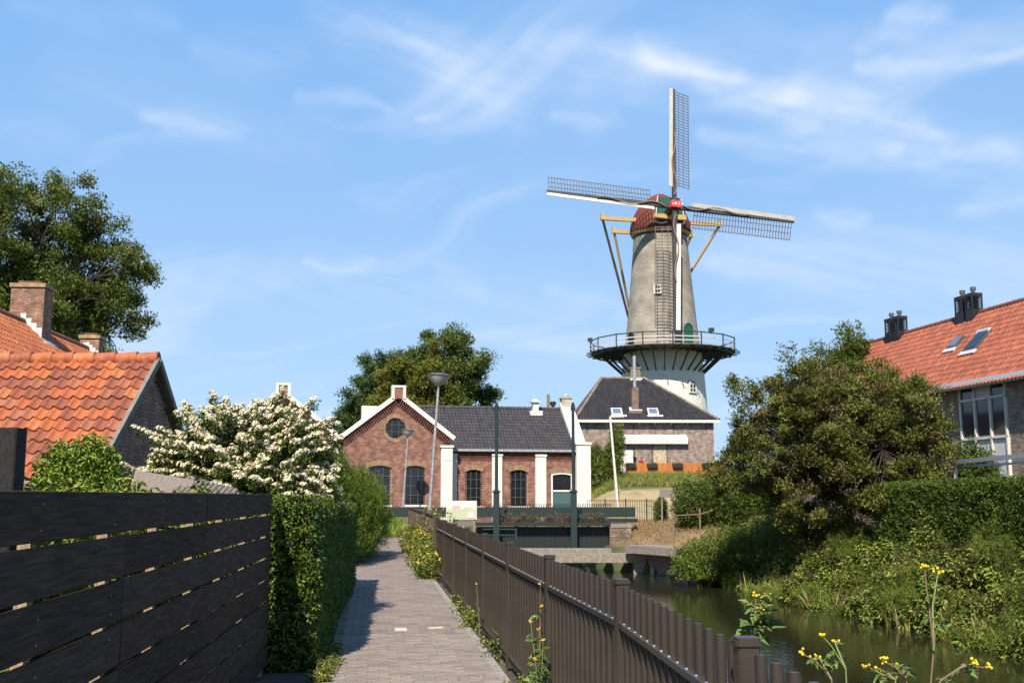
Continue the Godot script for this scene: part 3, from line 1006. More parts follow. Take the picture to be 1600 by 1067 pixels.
	st = MB.new()
	st.tube([Vector3(lx.call(866, -4.0), 6.2, -4.2), Vector3(lx.call(866, -4.0), 6.95, -4.2), Vector3(lx.call(866, -4.0), 7.0, -4.2), Vector3(lx.call(866, -4.0), 7.2, -4.2)], [0.1, 0.1, 0.19, 0.19], 10)
	part(roof, "flue", st, M.blackmetal)
	# the two gabled wings
	var zf := 1.0
	for wing in 2:
		var xa := -5.99 - wing * 6.23
		var ww := 5.86
		var xc := xa + ww / 2
		var eh := 4.62; var ph := 6.88
		var sl := (ph - eh) / (ww / 2)
		var body := MB.new()
		body.hexa([Vector3(xa, 0, zf - 0.12), Vector3(xa + ww, 0, zf - 0.12), Vector3(xa + ww, 0, -6), Vector3(xa, 0, -6), Vector3(xa, eh, zf - 0.12), Vector3(xa + ww, eh, zf - 0.12), Vector3(xa + ww, eh, -6), Vector3(xa, eh, -6)])
		body.tri(Vector3(xa, eh, zf - 0.12), Vector3(xa + ww, eh, zf - 0.12), Vector3(xc, ph, zf - 0.12))
		part(P, "wall", body, M.sandstone)
		var gb := MB.new()
		var wx := [0.96, -0.96]
		var gskip := func(x: float, y: float) -> bool:
			var xx := x - ww / 2
			if y > ph - absf(xx) * sl - 0.02: return true
			if Vector2(xx + 0.13, y - 5.12).length() < 0.56: return true
			for q in wx:
				if absf(xx - q) < 0.575 and y > 0.95 and y < 2.98 + 0.16 * (1.0 - pow((xx - q) / 0.575, 2)): return true
			return false
		bricks(gb, Vector3(xa, 0, zf), U, ww, ph, N, red, mort, gskip)
		part(P, "brickwork", gb, M.brick, "stuff")
		for q in wx:
			var wd := window(P, Vector3(xc + q, 0.95, zf), U, N, arch_poly(1.15, 2.2, 0.16), 0.06, M.frameblack, [-0.2, 0.2], [0.52, 1.04, 1.56], 0.035)
			lint.call(xc + q, 2.98, 1.15, 0.16, zf)
			var s := MB.new()
			s.box(Vector3(xc + q, 0.9, zf + 0.05), Vector3(1.4, 0.1, 0.22))
			part(wd, "sill", s, M.white)
		var cp := []
		for k in 20: cp.append(Vector2(cos(TAU * k / 20), sin(TAU * k / 20)) * 0.56)
		window(P, Vector3(xc - 0.13, 5.12, zf), U, N, cp, 0.05, M.frameblack, [-0.19, 0.19], [-0.19, 0.19], 0.03)
		var rn := MB.new()
		for k in 40:
			var a := TAU * k / 40
			rn.box(Vector3(xc - 0.13 + cos(a) * 0.68, 5.12 + sin(a) * 0.68, zf + 0.012), Vector3(0.22, 0.085, 0.06), jit(Color(0.42, 0.27, 0.16), 0.12), Basis(Vector3.BACK, a))
		part(P, "lintel", rn, M.brick)
		# stepped dentils and white coping along both slopes, block at the peak
		var den := MB.new()
		var cop := MB.new()
		for sg in [-1.0, 1.0]:
			for r in 3:
				for k in 27:
					var f := (k + 0.5 + (r % 2) * 0.5) / 27.0
					den.box(Vector3(xc + sg * f * ww / 2, ph - 0.16 - r * 0.14 - f * (ph - eh), zf + 0.09 - r * 0.02), Vector3(0.058, 0.10, 0.14), jit(Color(0.20, 0.075, 0.055), 0.15))
			var a := Vector3(xc, ph + 0.10, zf); var b := Vector3(xc + sg * (ww / 2 + 0.2), eh - 0.05, zf)
			cop.bar(a, b, 0.5, 0.24, Color.WHITE, Vector3.BACK.cross(b - a).normalized() * sg)
		cop.box(Vector3(xc, ph + 0.52, zf + 0.06), Vector3(0.78, 0.12, 0.52))
		for sg in [-1.0, 1.0]: cop.box(Vector3(xc + sg * 0.31, ph + 0.16, zf + 0.06), Vector3(0.15, 0.62, 0.5))
		part(P, "cornice", den, M.brick)
		part(P, "coping", cop, M.white)
		var pk := MB.new()
		pk.box(Vector3(xc, ph + 0.16, zf + 0.04), Vector3(0.48, 0.62, 0.46), Color(0.34, 0.15, 0.1))
		part(P, "peak_block", pk, M.brick)
		var wr := MB.new()
		for sg in [-1.0, 1.0]:
			var dd := Vector3(sg * ww / 2, -(ph - eh), 0).normalized()
			var uu := Vector3(0, 0, -1)
			tile_sheet(wr, Vector3(xc, ph - 0.05, zf - 0.2), uu, dd, Vector3(sg * (ph - eh), ww / 2, 0).normalized(), 32, 12, 0.213, 0.305, dark, 0.14)
		part(P, "roof", wr, M.darktile)
		# corner pillar
		var pm := MB.new()
		pm.cbox(Vector3(xa + ww - 0.22, 2.1, zf + 0.02), Vector3(0.64, 4.2, 0.5), 0.02)
		pm.box(Vector3(xa + ww - 0.22, 4.14, zf + 0.02), Vector3(0.76, 0.12, 0.62))
		pm.box(Vector3(xa + ww - 0.22, 3.4, zf + 0.28), Vector3(0.5, 0.05, 0.03))
		pm.box(Vector3(xa + ww - 0.22, 0.3, zf + 0.04), Vector3(0.7, 0.6, 0.54))
		part(P, "pilaster", pm, M.white)
	var lk := MB.new()
	lk.box(Vector3(-6.17, 2.2, 0.4), Vector3(0.5, 4.4, 0.6), Color(0.34, 0.15, 0.1))
	part(P, "wall", lk, M.brick)
	var lr := MB.new()
	lr.box(Vector3(-6.17, 4.55, 0.4), Vector3(0.62, 0.3, 0.9), Color(0.42, 0.13, 0.06))
	part(P, "roof", lr, M.tile)
	# white chimney stub behind the first gable
	var cs := MB.new()
	cs.box(Vector3(-4.4, 5.9, -2.0), Vector3(0.9, 1.3, 0.6))
	part(P, "chimney", cs, M.white)

# ---------------------------------------------------------------- mill
func mill() -> void:
	var c := at(1035, 530, 110.0)
	var g := 2.6
	var T := thing("windmill", "tall plastered tower mill with gallery and red cap behind the brick house", "windmill", Vector3(c.x, g, -110.0))
	var mb := MB.new()
	mb.lathe([Vector2(4.85, -0.5), Vector2(4.7, 2.0), Vector2(4.5, 6.0), Vector2(4.32, 9.0), Vector2(4.14, 11.5), Vector2(3.93, 13.5)], 56)
	part(T, "lower_wall", mb, M.limewash)
	mb = MB.new()
	mb.lathe([Vector2(3.93, 13.5), Vector2(3.62, 15.6), Vector2(3.36, 18.5), Vector2(3.12, 21.0), Vector2(2.86, 24.0), Vector2(2.70, 26.3), Vector2(2.62, 26.4)], 56)
	part(T, "upper_wall", mb, M.plaster)
	# openings
	var opening := func(ang: float, y: float, w: float, h: float, r: float, called: String, fm: Material, pm: Material, cx: Array, cy: Array) -> void:
		var nrm := Vector3(sin(ang), 0.08, cos(ang)).normalized()
		var u := Vector3(cos(ang), 0, -sin(ang))
		window(T, Vector3(sin(ang) * r, y, cos(ang) * r) + nrm * 0.16, u, nrm, arch_poly(w, h, w * 0.4, 8), 0.12, fm, cx, cy, 0.07, pm, called)
	opening.call(deg_to_rad(-14.0), 19.0, 0.75, 1.05, 3.36, "window", M.white, M.pane, [0.0], [0.5])
	opening.call(deg_to_rad(34.0), 13.8, 1.15, 2.3, 3.84, "door", M.capgreen, M.capgreen, [0.0], [])
	opening.call(deg_to_rad(-62.0), 14.2, 0.9, 1.2, 3.78, "window", M.blackmetal, M.pane, [0.0], [0.6])
	opening.call(deg_to_rad(33.0), 9.05, 0.95, 1.35, 4.34, "window", M.white, M.pane, [0.0], [0.45, 0.9])
	# gallery
	var gh := 13.5
	var deck := MB.new()
	var R := 7.35
	var seg := 32
	for k in seg:
		var a0 := TAU * k / seg; var a1 := TAU * (k + 1) / seg
		var p := func(a: float, r: float, y: float) -> Vector3: return Vector3(cos(a) * r, y, -sin(a) * r)
		for q in 9:
			var r0 := 3.8 + q * 0.395; var r1 := r0 + 0.37
			deck.hexa([p.call(a0, r0, gh - 0.08), p.call(a0, r1, gh - 0.08), p.call(a1, r1, gh - 0.08), p.call(a1, r0, gh - 0.08), p.call(a0, r0, gh), p.call(a0, r1, gh), p.call(a1, r1, gh), p.call(a1, r0, gh)], jit(Color(0.9, 0.9, 0.9), 0.2))
	var dk := part(T, "gallery_deck", deck, M.greywood)
	for k in seg:
		var a := TAU * (k + 0.5) / seg
		var e := Vector3(cos(a), 0, -sin(a))
		var j := MB.new()
		j.bar(e * 3.6 + Vector3.UP * (gh - 0.15), e * (R + 0.45) + Vector3.UP * (gh - 0.15), 0.10, 0.13)
		part(dk, "joist", j, M.darkgreen)
		if k % 1 == 0:
			var s := MB.new()
			s.bar(e * 4.14 + Vector3.UP * 11.3, e * 6.3 + Vector3.UP * (gh - 0.22), 0.11, 0.13)
			part(T, "gallery_strut", s, M.darkiron)
	var ringbar := func(r: float, y: float, w: float, h: float, called: String, m: Material, n := 16) -> void:
		var b := MB.new()
		for k in n:
			var a0 := TAU * k / n; var a1 := TAU * (k + 1) / n
			b.bar(Vector3(cos(a0) * r, y, -sin(a0) * r), Vector3(cos(a1) * r, y, -sin(a1) * r), w, h)
		part(T, called, b, m)
	ringbar.call(R - 0.3, gh - 0.27, 0.12, 0.1, "ring_beam", M.darkiron, 32)
	ringbar.call(R, gh + 1.15, 0.09, 0.10, "handrail", M.darkgreen)
	ringbar.call(R, gh + 0.72, 0.05, 0.09, "middle_rail", M.sailboard)
	ringbar.call(R, gh + 0.34, 0.05, 0.09, "lower_rail", M.sailboard)
	for k in 16:
		var a := TAU * k / 16
		var p := MB.new()
		p.bar(Vector3(cos(a) * R, gh, -sin(a) * R), Vector3(cos(a) * R, gh + 1.22, -sin(a) * R), 0.12, 0.12)
		part(T, "rail_post", p, M.darkgreen)
	for a in [deg_to_rad(176.0), deg_to_rad(-58.0)]:
		var f := MB.new()
		f.box(Vector3(cos(a) * R, gh + 1.42, -sin(a) * R), Vector3(0.5, 0.36, 0.4))
		f.box(Vector3(cos(a) * R, gh + 1.2, -sin(a) * R), Vector3(0.08, 0.3, 0.08))
		part(T, "floodlight", f, M.blackmetal)
	# cap, turned to face the wind
	var psi := deg_to_rad(12.0); var tau := deg_to_rad(8.0); var rho := deg_to_rad(4.0)
	var right := Vector3(cos(psi), 0, -sin(psi))
	var nh := Vector3(sin(psi), 0, cos(psi))
	var up := Vector3.UP * cos(tau) - nh * sin(tau)
	var axis := nh * cos(tau) + Vector3.UP * sin(tau)
	var ch := 26.35
	var cap := MB.new()
	var CB := Basis(right, Vector3.UP, nh)
	var prof := [Vector2(3.08, -0.35), Vector2(3.1, 0.0), Vector2(3.02, 0.55), Vector2(2.78, 1.3), Vector2(2.36, 2.1), Vector2(1.85, 2.75), Vector2(1.2, 3.3), Vector2(0.5, 3.7), Vector2(0.0, 3.8)]
	var tmp := MB.new()
	tmp.lathe(prof, 40, Vector3.ZERO, Color.WHITE, 1.0, 1.12)
	for k in tmp.v.size():
		var p := tmp.v[k]
		p.z = minf(p.z, 2.7)
		cap.v.append(CB * p + Vector3.UP * ch); cap.n.append(CB * tmp.n[k]); cap.c.append(Color.WHITE)
	cap.i = tmp.i
	var cp := part(T, "cap", cap, M.capred)
	var fb := MB.new()
	var cpt := func(x: float, y: float, z: float) -> Vector3: return CB * Vector3(x, y, z) + Vector3.UP * ch
	fb.hexa([cpt.call(-1.5, 0.9, 2.78), cpt.call(1.5, 0.9, 2.78), cpt.call(1.5, 0.9, 2.5), cpt.call(-1.5, 0.9, 2.5), cpt.call(-1.15, 2.7, 2.78), cpt.call(1.15, 2.7, 2.78), cpt.call(1.15, 2.7, 2.5), cpt.call(-1.15, 2.7, 2.5)])
	part(cp, "front_board", fb, M.capgreen)
	fb = MB.new()
	fb.box(cpt.call(0, 0.62, 2.9), Vector3(3.4, 0.5, 0.5), Color.WHITE, CB)
	part(cp, "breast_beam", fb, M.yellowwood)
	fb = MB.new()
	fb.bar(cpt.call(-1.55, 0.1, 2.95), cpt.call(-1.25, 2.8, 2.95), 0.14, 0.1); fb.bar(cpt.call(1.55, 0.1, 2.95), cpt.call(1.25, 2.8, 2.95), 0.14, 0.1)
	for sg in [-1, 1]:
		for q in 5:
			var a := PI * (q + 0.5) / 5.0
			fb.box(cpt.call(sg * (0.45 + q * 0.27), 0.12 - 0.18 * sin(a), 3.0), Vector3(0.3, 0.16, 0.08), Color.WHITE, CB)
	part(cp, "white_trim", fb, M.sailboard)
	var skirt := MB.new()
	skirt.lathe([Vector2(2.75, -0.75), Vector2(3.0, -0.7), Vector2(3.02, -0.36)], 40, Vector3.UP * ch)
	part(cp, "cap_skirt", skirt, M.yellowwood)
	skirt = MB.new()
	skirt.lathe([Vector2(2.68, -1.3), Vector2(2.82, -0.74)], 40, Vector3.UP * ch)
	part(cp, "cap_ring", skirt, M.stock)
	# tail: two cross beams and the poles that run down to the winch
	var tail := CB * Vector3(0, 14.2, -7.6)
	for q in [[6.6, 0.75, 0.6], [4.5, 0.15, -2.2]]:
		var half: float = q[0]
		var b := MB.new()
		b.bar(cpt.call(-half, q[1], q[2]), cpt.call(half, q[1], q[2]), 0.34, 0.38)
		for sg in [-1.0, 1.0]: b.box(cpt.call(sg * (half - 0.15), q[1] + 0.28, q[2]), Vector3(0.26, 0.55, 0.3), Color.WHITE, CB)
		part(cp, "cross_beam", b, M.yellowwood)
		for sg in [-1.0, 1.0]:
			var s := MB.new()
			s.bar(cpt.call(sg * (half - 0.2), q[1], q[2]), tail, 0.2, 0.2)
			part(cp, "tail_pole", s, M.yellowwood if sg > 0 or half < 5 else M.brownpole)
	var tp := MB.new()
	tp.bar(cpt.call(0, 1.0, -3.0), tail, 0.4, 0.4)
	part(cp, "tail_pole", tp, M.yellowwood)
	# sails
	var hub := at(1053, 322, 105.5) - T.position
	var shaft := MB.new()
	shaft.tube([hub - axis * 3.5, hub + axis * 0.35], [0.35, 0.42], 10)
	part(T, "windshaft", shaft, M.blackmetal)
	var uu := right * cos(rho) - up * sin(rho)
	var vv := up * cos(rho) + right * sin(rho)
	var hb := MB.new()
	hb.box(hub + axis * 0.45, Vector3(1.0, 0.72, 0.5), Color.WHITE, Basis(uu, vv, axis))
	var hp := part(T, "hub_plate", hb, M.redpaint)
	# the faded white marks on its face: a stroke, a rosette, a hooked stroke
	var mk := MB.new()
	var fb2 := Basis(uu, vv, axis)
	mk.box(hub + axis * 0.705 - uu * 0.33, Vector3(0.05, 0.34, 0.01), Color.WHITE, fb2)
	for k in 7: mk.box(hub + axis * 0.707 - uu * 0.04 + vv * 0.02, Vector3(0.30 - 0.02 * (k % 3), 0.07, 0.012 + 0.0012 * k), Color.WHITE, fb2 * Basis(Vector3.BACK, PI * k / 7.0))
	mk.box(hub + axis * 0.705 + uu * 0.30 + vv * 0.15, Vector3(0.17, 0.05, 0.01), Color.WHITE, fb2)
	mk.box(hub + axis * 0.708 + uu * 0.31 - vv * 0.03, Vector3(0.05, 0.34, 0.01), Color.WHITE, fb2 * Basis(Vector3.BACK, -0.35))
	part(hp, "emblem", mk, M.sailboard)
	var L := 13.0
	for arm in [vv, uu, -vv, -uu]:
		var dir: Vector3 = arm
		var lat := dir.cross(axis).normalized()   # the lattice side, clockwise of the arm
		var off := hub + axis * (0.15 if absf(dir.dot(vv)) > 0.5 else -0.2)
		var S := MB.new()
		var o0 := off
		S.hexa([o0 - lat * 0.2 - axis * 0.2, o0 + lat * 0.2 - axis * 0.2, o0 + lat * 0.2 + axis * 0.2, o0 - lat * 0.2 + axis * 0.2,
			o0 + dir * L - lat * 0.11 - axis * 0.1, o0 + dir * L + lat * 0.11 - axis * 0.1, o0 + dir * L + lat * 0.11 + axis * 0.1, o0 + dir * L - lat * 0.11 + axis * 0.1])
		var sail := part(T, "sail", S, M.stock)
		var bd := MB.new()
		var back := (-lat * 0.93 + axis * 0.36).normalized()
		var s0 := 2.0
		var q0 := o0 + dir * s0 - lat * 0.14 + axis * 0.06
		var q1 := o0 + dir * L - lat * 0.1 + axis * 0.06
		var th := back.cross(dir).normalized() * 0.05
		bd.hexa([q0, q0 + back * 0.5, q0 + back * 0.5 + th, q0 + th, q1, q1 + back * 0.44, q1 + back * 0.44 + th, q1 + th])
		part(sail, "leading_board", bd, M.sailboard)
		var la := MB.new()
		var ws := (lat * 0.95 - axis * 0.31).normalized()
		var n := 34
		for k in n:
			var s := 2.3 + (L - 2.55) * k / (n - 1)
			la.bar(o0 + dir * s, o0 + dir * s + ws * 1.95, 0.05, 0.05, Color.WHITE, dir)
		for w in [0.62, 1.2, 1.85]:
			la.bar(o0 + dir * 2.2 + ws * w, o0 + dir * (L - 0.2) + ws * w, 0.05, 0.05, Color.WHITE, axis)
		part(sail, "lattice", la, M.lattice, "stuff")
		var rope := MB.new()
		var pts := []
		var rad := []
		for k in 18:
			var f := k / 17.0
			pts.append(o0 + dir * (1.0 + 7.0 * f) + axis * 0.32 + lat * (0.32 * sin(f * 9.0) * (1.0 - f * 0.6) - 0.1)); rad.append(0.07)
		rope.tube(pts, rad, 5)
		part(sail, "furled_cloth", rope, M.brownpole)

func mill_house() -> void:
	var g := 2.7
	var H := thing("brick_house", "grey brown brick house with dark hipped roof and striped awning in front of the mill", "house", Vector3(9.9, g, -80.0), deg_to_rad(2.5))
	var w := 9.95; var x0 := -w / 2
	var eh := 4.45
	rng.seed = 1200
	var mb := MB.new()
	mb.box(Vector3(0, eh / 2 - 0.6, -4.15), Vector3(w, eh + 1.2, 8.2))
	part(H, "wall", mb, M.sandstone)
	var doors := [[-1.7, 0.6, 1.45, 2.1], [0.95, 0.55, 1.1, 2.55]]
	var skip := func(x: float, y: float) -> bool:
		for q in doors:
			if absf(x + x0 - q[0]) < q[2] / 2 and y > 0.9 and y < 1.5 + q[3] - 0.6: return true
		return false
	var tones := [Color(0.40, 0.30, 0.245), Color(0.44, 0.335, 0.275), Color(0.36, 0.275, 0.235), Color(0.46, 0.355, 0.295)]
	var bw := MB.new()
	bricks(bw, Vector3(x0, -0.6, 0), Vector3.RIGHT, w, eh + 0.6, Vector3.BACK, tones, Color(0.40, 0.35, 0.31), skip)
	bricks(bw, Vector3(x0, -0.6, -8.2), Vector3.BACK, 8.2, eh + 0.6, Vector3.LEFT, tones, Color(0.40, 0.35, 0.31), func(_x: float, _y: float) -> bool: return false)
	part(H, "brickwork", bw, M.brick, "stuff")
	for q in doors:
		var d := MB.new()
		d.box(Vector3(q[0], 0.3 + (q[3] + 0.0) / 2, -0.04), Vector3(q[2] - 0.08, q[3] + 0.0, 0.05))
		var dn := part(H, "door", d, M.beige if q[0] > 0 else M.white)
		ring_frame(dn, "frame", [Vector2(-q[2] / 2, 0), Vector2(q[2] / 2, 0), Vector2(q[2] / 2, q[3]), Vector2(-q[2] / 2, q[3])], 0.05, 0.0, Vector3(q[0], 0.3, 0.02), Vector3.RIGHT, Vector3.BACK, M.brownpost)
	# wall anchors
	for x in [-4.4, -2.6, -1.0, 0.6, 2.0, 4.4]:
		var a := MB.new()
		a.bar(Vector3(x, eh - 0.95, 0.03), Vector3(x, eh - 0.05, 0.03), 0.035, 0.035)
		part(H, "wall_anchor", a, M.blackmetal)
	# roof
	var e := 0.35
	var zr := -4.1
	var ry := 7.95
	var A := Vector3(x0 - e, eh, e); var B := Vector3(-x0 + e, eh, e); var C := Vector3(-x0 + e, eh, -8.2 - e); var D := Vector3(x0 - e, eh, -8.2 - e)
	var R0 := Vector3(-2.75, ry, zr); var R1 := Vector3(0.6, ry, zr)
	var tiles := [Color(0.05, 0.047, 0.05), Color(0.065, 0.058, 0.058), Color(0.042, 0.04, 0.044), Color(0.075, 0.066, 0.062)]
	var under := MB.new()
	var k := Vector3(0, -0.06, 0)
	under.quad(A + k, B + k, R1 + k, R0 + k); under.tri(D + k, A + k, R0 + k); under.tri(B + k, C + k, R1 + k); under.quad(C + k, D + k, R0 + k, R1 + k)
	var rf := part(H, "roof", under, M.blackmetal)
	var tl := MB.new()
	var sl := sqrt(pow(ry - eh, 2) + pow(zr - e, 2))
	var dn := Vector3(0, eh - ry, e - zr).normalized()
	tile_sheet(tl, Vector3(A.x, ry, zr), Vector3.RIGHT, dn, Vector3(0, e - zr, ry - eh).normalized(), int((B.x - A.x) / 0.232), int(sl / 0.31), 0.232, 0.31, tiles, 0.16,
		func(u: float, v: float) -> bool:
			var f := v / sl
			return u > lerpf(R0.x - A.x, 0, f) and u < lerpf(R1.x - A.x, B.x - A.x, f), 1.25)
	var dl := Vector3(A.x - R0.x, eh - ry, 0).normalized()
	var sll := Vector2(A.x - R0.x, eh - ry).length()
	var left_tiles := [Color(0.17, 0.14, 0.11), Color(0.13, 0.11, 0.10), Color(0.21, 0.18, 0.15)]  # paler, browner tile tones for the left hip slope
	tile_sheet(tl, Vector3(R0.x, ry, D.z), Vector3.BACK, dl, Vector3(-(ry - eh), R0.x - A.x, 0).normalized(), int((A.z - D.z) / 0.232), int(sll / 0.31), 0.232, 0.31, left_tiles, 0.25,
		func(u: float, v: float) -> bool:
			var f := v / sll
			return u > lerpf(zr - D.z, 0, f) and u < lerpf(zr - D.z, A.z - D.z, f), 1.25)
	var sr := Vector2(B.x - R1.x, ry - eh).length()
	tile_sheet(tl, Vector3(R1.x, ry, A.z), Vector3.FORWARD, Vector3(B.x - R1.x, eh - ry, 0).normalized(), Vector3(ry - eh, B.x - R1.x, 0).normalized(), int((A.z - D.z) / 0.232), int(sr / 0.31), 0.232, 0.31, tiles, 0.2,
		func(u: float, v: float) -> bool:
			var f := v / sr
			return u > lerpf(A.z - zr, 0, f) and u < lerpf(A.z - zr, A.z - D.z, f), 1.25)
	part(rf, "tiles", tl, M.darktile, "stuff")
	var hp := MB.new()
	for q in [[A, R0], [B, R1], [D, R0], [R0, R1]]:
		var n := int(q[0].distance_to(q[1]) / 0.36)
		for j in n:
			var a: Vector3 = q[0].lerp(q[1], float(j) / n) + Vector3.UP * 0.05
			var b: Vector3 = q[0].lerp(q[1], float(j + 1.08) / n) + Vector3.UP * 0.06
			hp.tube([a, b], [0.12, 0.105], 7, jit(Color(0.25, 0.20, 0.15), 0.3))
	part(rf, "hip_tiles", hp, M.tile)
	var gt := MB.new()
	gt.bar(A + Vector3(0, -0.08, 0.06), B + Vector3(0, -0.08, 0.06), 0.16, 0.2)
	part(rf, "gutter", gt, M.white)
	for j in 8:
		var b := MB.new()
		b.bar(Vector3(x0 + 0.8 + j * 1.2, eh - 0.3, 0.02), Vector3(x0 + 0.8 + j * 1.2 - 0.0, eh - 0.16, 0.34), 0.06, 0.08)
		part(rf, "gutter_bracket", b, M.white)
	var nn := Vector3(0, e - zr, ry - eh).normalized()
	for x in [-2.15, 0.55]:
		var f := 0.17
		var p := Vector3(x, lerpf(eh, ry, f), lerpf(e, zr, f)) + nn * 0.1
		var s := MB.new()
		s.box(p, Vector3(0.8, 0.85, 0.1), Color.WHITE, Basis(Vector3.RIGHT, -dn, nn))
		var sk := part(rf, "skylight", s, M.panelgrey)
		s = MB.new()
		s.box(p + nn * 0.045, Vector3(0.6, 0.62, 0.04), Color.WHITE, Basis(Vector3.RIGHT, -dn, nn))
		part(sk, "pane", s, M.skylight)
		s = MB.new()
		for j in 7: s.box(p + dn * 0.52 + Vector3((j - 2.4) * 0.17, 0, 0) - nn * 0.02, Vector3(0.13, 0.2, 0.05), Color.WHITE, Basis(Vector3.RIGHT, -dn, nn))
		part(sk, "flashing", s, M.white)
	# chimneys
	var cb := MB.new()
	var cx := -0.75
	var cz := -0.55
	cb.box(Vector3(cx, 5.9, cz), Vector3(0.52, 1.9, 0.52), Color(0.27, 0.17, 0.13))
	cb.box(Vector3(cx, 6.88, cz), Vector3(0.42, 0.14, 0.42), Color(0.24, 0.16, 0.13))
	var ch := part(rf, "chimney", cb, M.brick)
	cb = MB.new()
	cb.tube([Vector3(cx, 6.9, cz), Vector3(cx, 9.3, cz)], [0.13, 0.13], 10)
	part(ch, "flue_pipe", cb, M.steel)
	cb = MB.new()
	cb.box(Vector3(cx, 5.12, cz + 0.32), Vector3(0.95, 0.1, 0.3), Color.WHITE, Basis(Vector3.RIGHT, -dn, nn))
	cb.box(Vector3(cx - 0.36, 5.3, cz + 0.12), Vector3(0.16, 0.5, 0.06), Color.WHITE, Basis(Vector3.RIGHT, -dn, nn))
	part(ch, "flashing", cb, M.white)
	cb = MB.new()
	cb.box(Vector3(-0.1, 8.2, zr - 0.3), Vector3(0.75, 1.2, 0.6), Color(0.33, 0.24, 0.15))
	cb.box(Vector3(-0.1, 8.83, zr - 0.3), Vector3(0.85, 0.1, 0.7), Color(0.38, 0.28, 0.18))
	ch = part(rf, "chimney", cb, M.brick)
	cb = MB.new()
	cb.box(Vector3(-0.1, 7.85, zr + 0.1), Vector3(0.9, 0.28, 0.3))
	part(ch, "flashing", cb, M.white)
	# awning
	var aw := thing("awning", "white awning with a scalloped striped edge over the terrace doors", "awning", H.position + Vector3(0, 0, 0), H.rotation.y)
	var c := MB.new()
	c.hexa([Vector3(-2.42, 3.0, 0.38), Vector3(2.95, 3.0, 0.38), Vector3(2.95, 3.35, 0.03), Vector3(-2.42, 3.35, 0.03), Vector3(-2.42, 3.05, 0.38), Vector3(2.95, 3.05, 0.38), Vector3(2.95, 3.40, 0.03), Vector3(-2.42, 3.40, 0.03)])
	part(aw, "canopy", c, M.white)
	c = MB.new()
	c.box(Vector3(0.265, 3.06, 0.41), Vector3(5.42, 0.26, 0.05))
	part(aw, "front_bar", c, M.white)
	for j in 27:
		var xx := -2.42 + 5.37 * (j + 0.5) / 27.0
		c = MB.new()
		var pl: Array[Vector3] = []
		for q in 7:
			var a := PI * q / 6.0
			pl.append(Vector3(xx - cos(a) * 0.1, 2.80 - sin(a) * 0.1, 0.42))
		pl.append(Vector3(xx + 0.1, 2.93, 0.42)); pl.append(Vector3(xx - 0.1, 2.93, 0.42))
		c.poly(pl)
		part(aw, "scallop", c, M.white if j % 2 == 0 else M.panelgrey)
	# terrace screen of orange boards with flower boxes
	var fe := thing("terrace_screen", "orange stained board screen along the terrace of the brick house", "fence", H.position + Vector3(0, 0.25, 3.0), H.rotation.y)
	rng.seed = 31
	for j in 48:
		c = MB.new()
		var xx := -1.85 + j * 0.145
		var dip := 0.0 if xx < 4.0 else (xx - 4.0) * 0.25
		c.box(Vector3(xx, 0.5 + dip * 0.5, rng.randf_range(-0.006, 0.006)), Vector3(0.138, 1.0 - dip, 0.03), jit(Color(0.92, 0.92, 0.92), 0.12))
		part(fe, "board", c, M.orangewood)
	c = MB.new()
	c.box(Vector3(1.55, -0.05, -0.6), Vector3(6.95, 0.09, 1.3))
	part(fe, "deck_edge", c, M.greywood)
	for xx in [-1.6, 0.3, 2.2, 4.3, 5.2]:
		c = MB.new()
		c.box(Vector3(xx, -0.55, -0.3), Vector3(0.14, 1.0, 0.14))
		part(fe, "post", c, M.brownpost)
	var nm := 0
	var where := ["at the end beneath the pale door", "below the red hanging pot", "below the beige door", "below the bare brick wall", "at the corner by the dark shrub"]
	for xx in [-1.55, -0.05, 1.75, 3.85, 5.35]:
		var fx := thing("flower_box", "black flower box on the orange screen " + where[nm], "planter", fe.position + Basis(Vector3.UP, fe.rotation.y) * Vector3(xx, 0.78, 0.14), fe.rotation.y, "flower boxes on the orange screen")
		c = MB.new()
		c.hexa([Vector3(-0.34, -0.12, 0.1), Vector3(0.34, -0.12, 0.1), Vector3(0.34, -0.12, -0.1), Vector3(-0.34, -0.12, -0.1), Vector3(-0.38, 0.1, 0.13), Vector3(0.38, 0.1, 0.13), Vector3(0.38, 0.1, -0.12), Vector3(-0.38, 0.1, -0.12)])
		part(fx, "box", c, M.pot)
		rng.seed = 60 + nm
		nm += 1
		var sp := Spray.new()
		for q in 60: sp.add(Vector3(rng.randf_range(-0.34, 0.34), 0.13 + rng.randf() * 0.1, rng.randf_range(-0.1, 0.14)), rbasis(rng.randf_range(0.08, 0.13)), pick([Color(0.06, 0.11, 0.03), Color(0.10, 0.14, 0.04)]))
		sprayed(fx, "foliage", sp, M.twig5, M.leafy, "stuff")
	# things on the wall
	for q in [[-0.95, 1.7, "lamp_bracket", "black iron wall lantern beside the pale terrace door", "lantern", M.blackmetal, 0.13], [-0.45, 1.45, "hanging_pot", "red pot hanging on the house wall between the doors", "pot", M.redpaint, 0.15], [0.05, 0.95, "plant_pot", "white pot on the house wall between the doors", "pot", M.white, 0.14], [3.0, 0.95, "hanging_basket", "dark basket on the house wall beyond the beige door", "basket", M.brownpost, 0.17]]:
		var o := thing(q[2], q[3], q[4], H.position + Basis(Vector3.UP, H.rotation.y) * Vector3(q[0], q[1], 0.14), H.rotation.y)
		c = MB.new()
		var r: float = q[6]
		c.lathe([Vector2(0.0, -r * 1.3), Vector2(r * 0.6, -r * 1.3), Vector2(r, r * 0.6), Vector2(r * 0.85, r * 0.7), Vector2(0.0, r * 0.5)], 12)
		part(o, "body", c, q[5])
		c = MB.new()
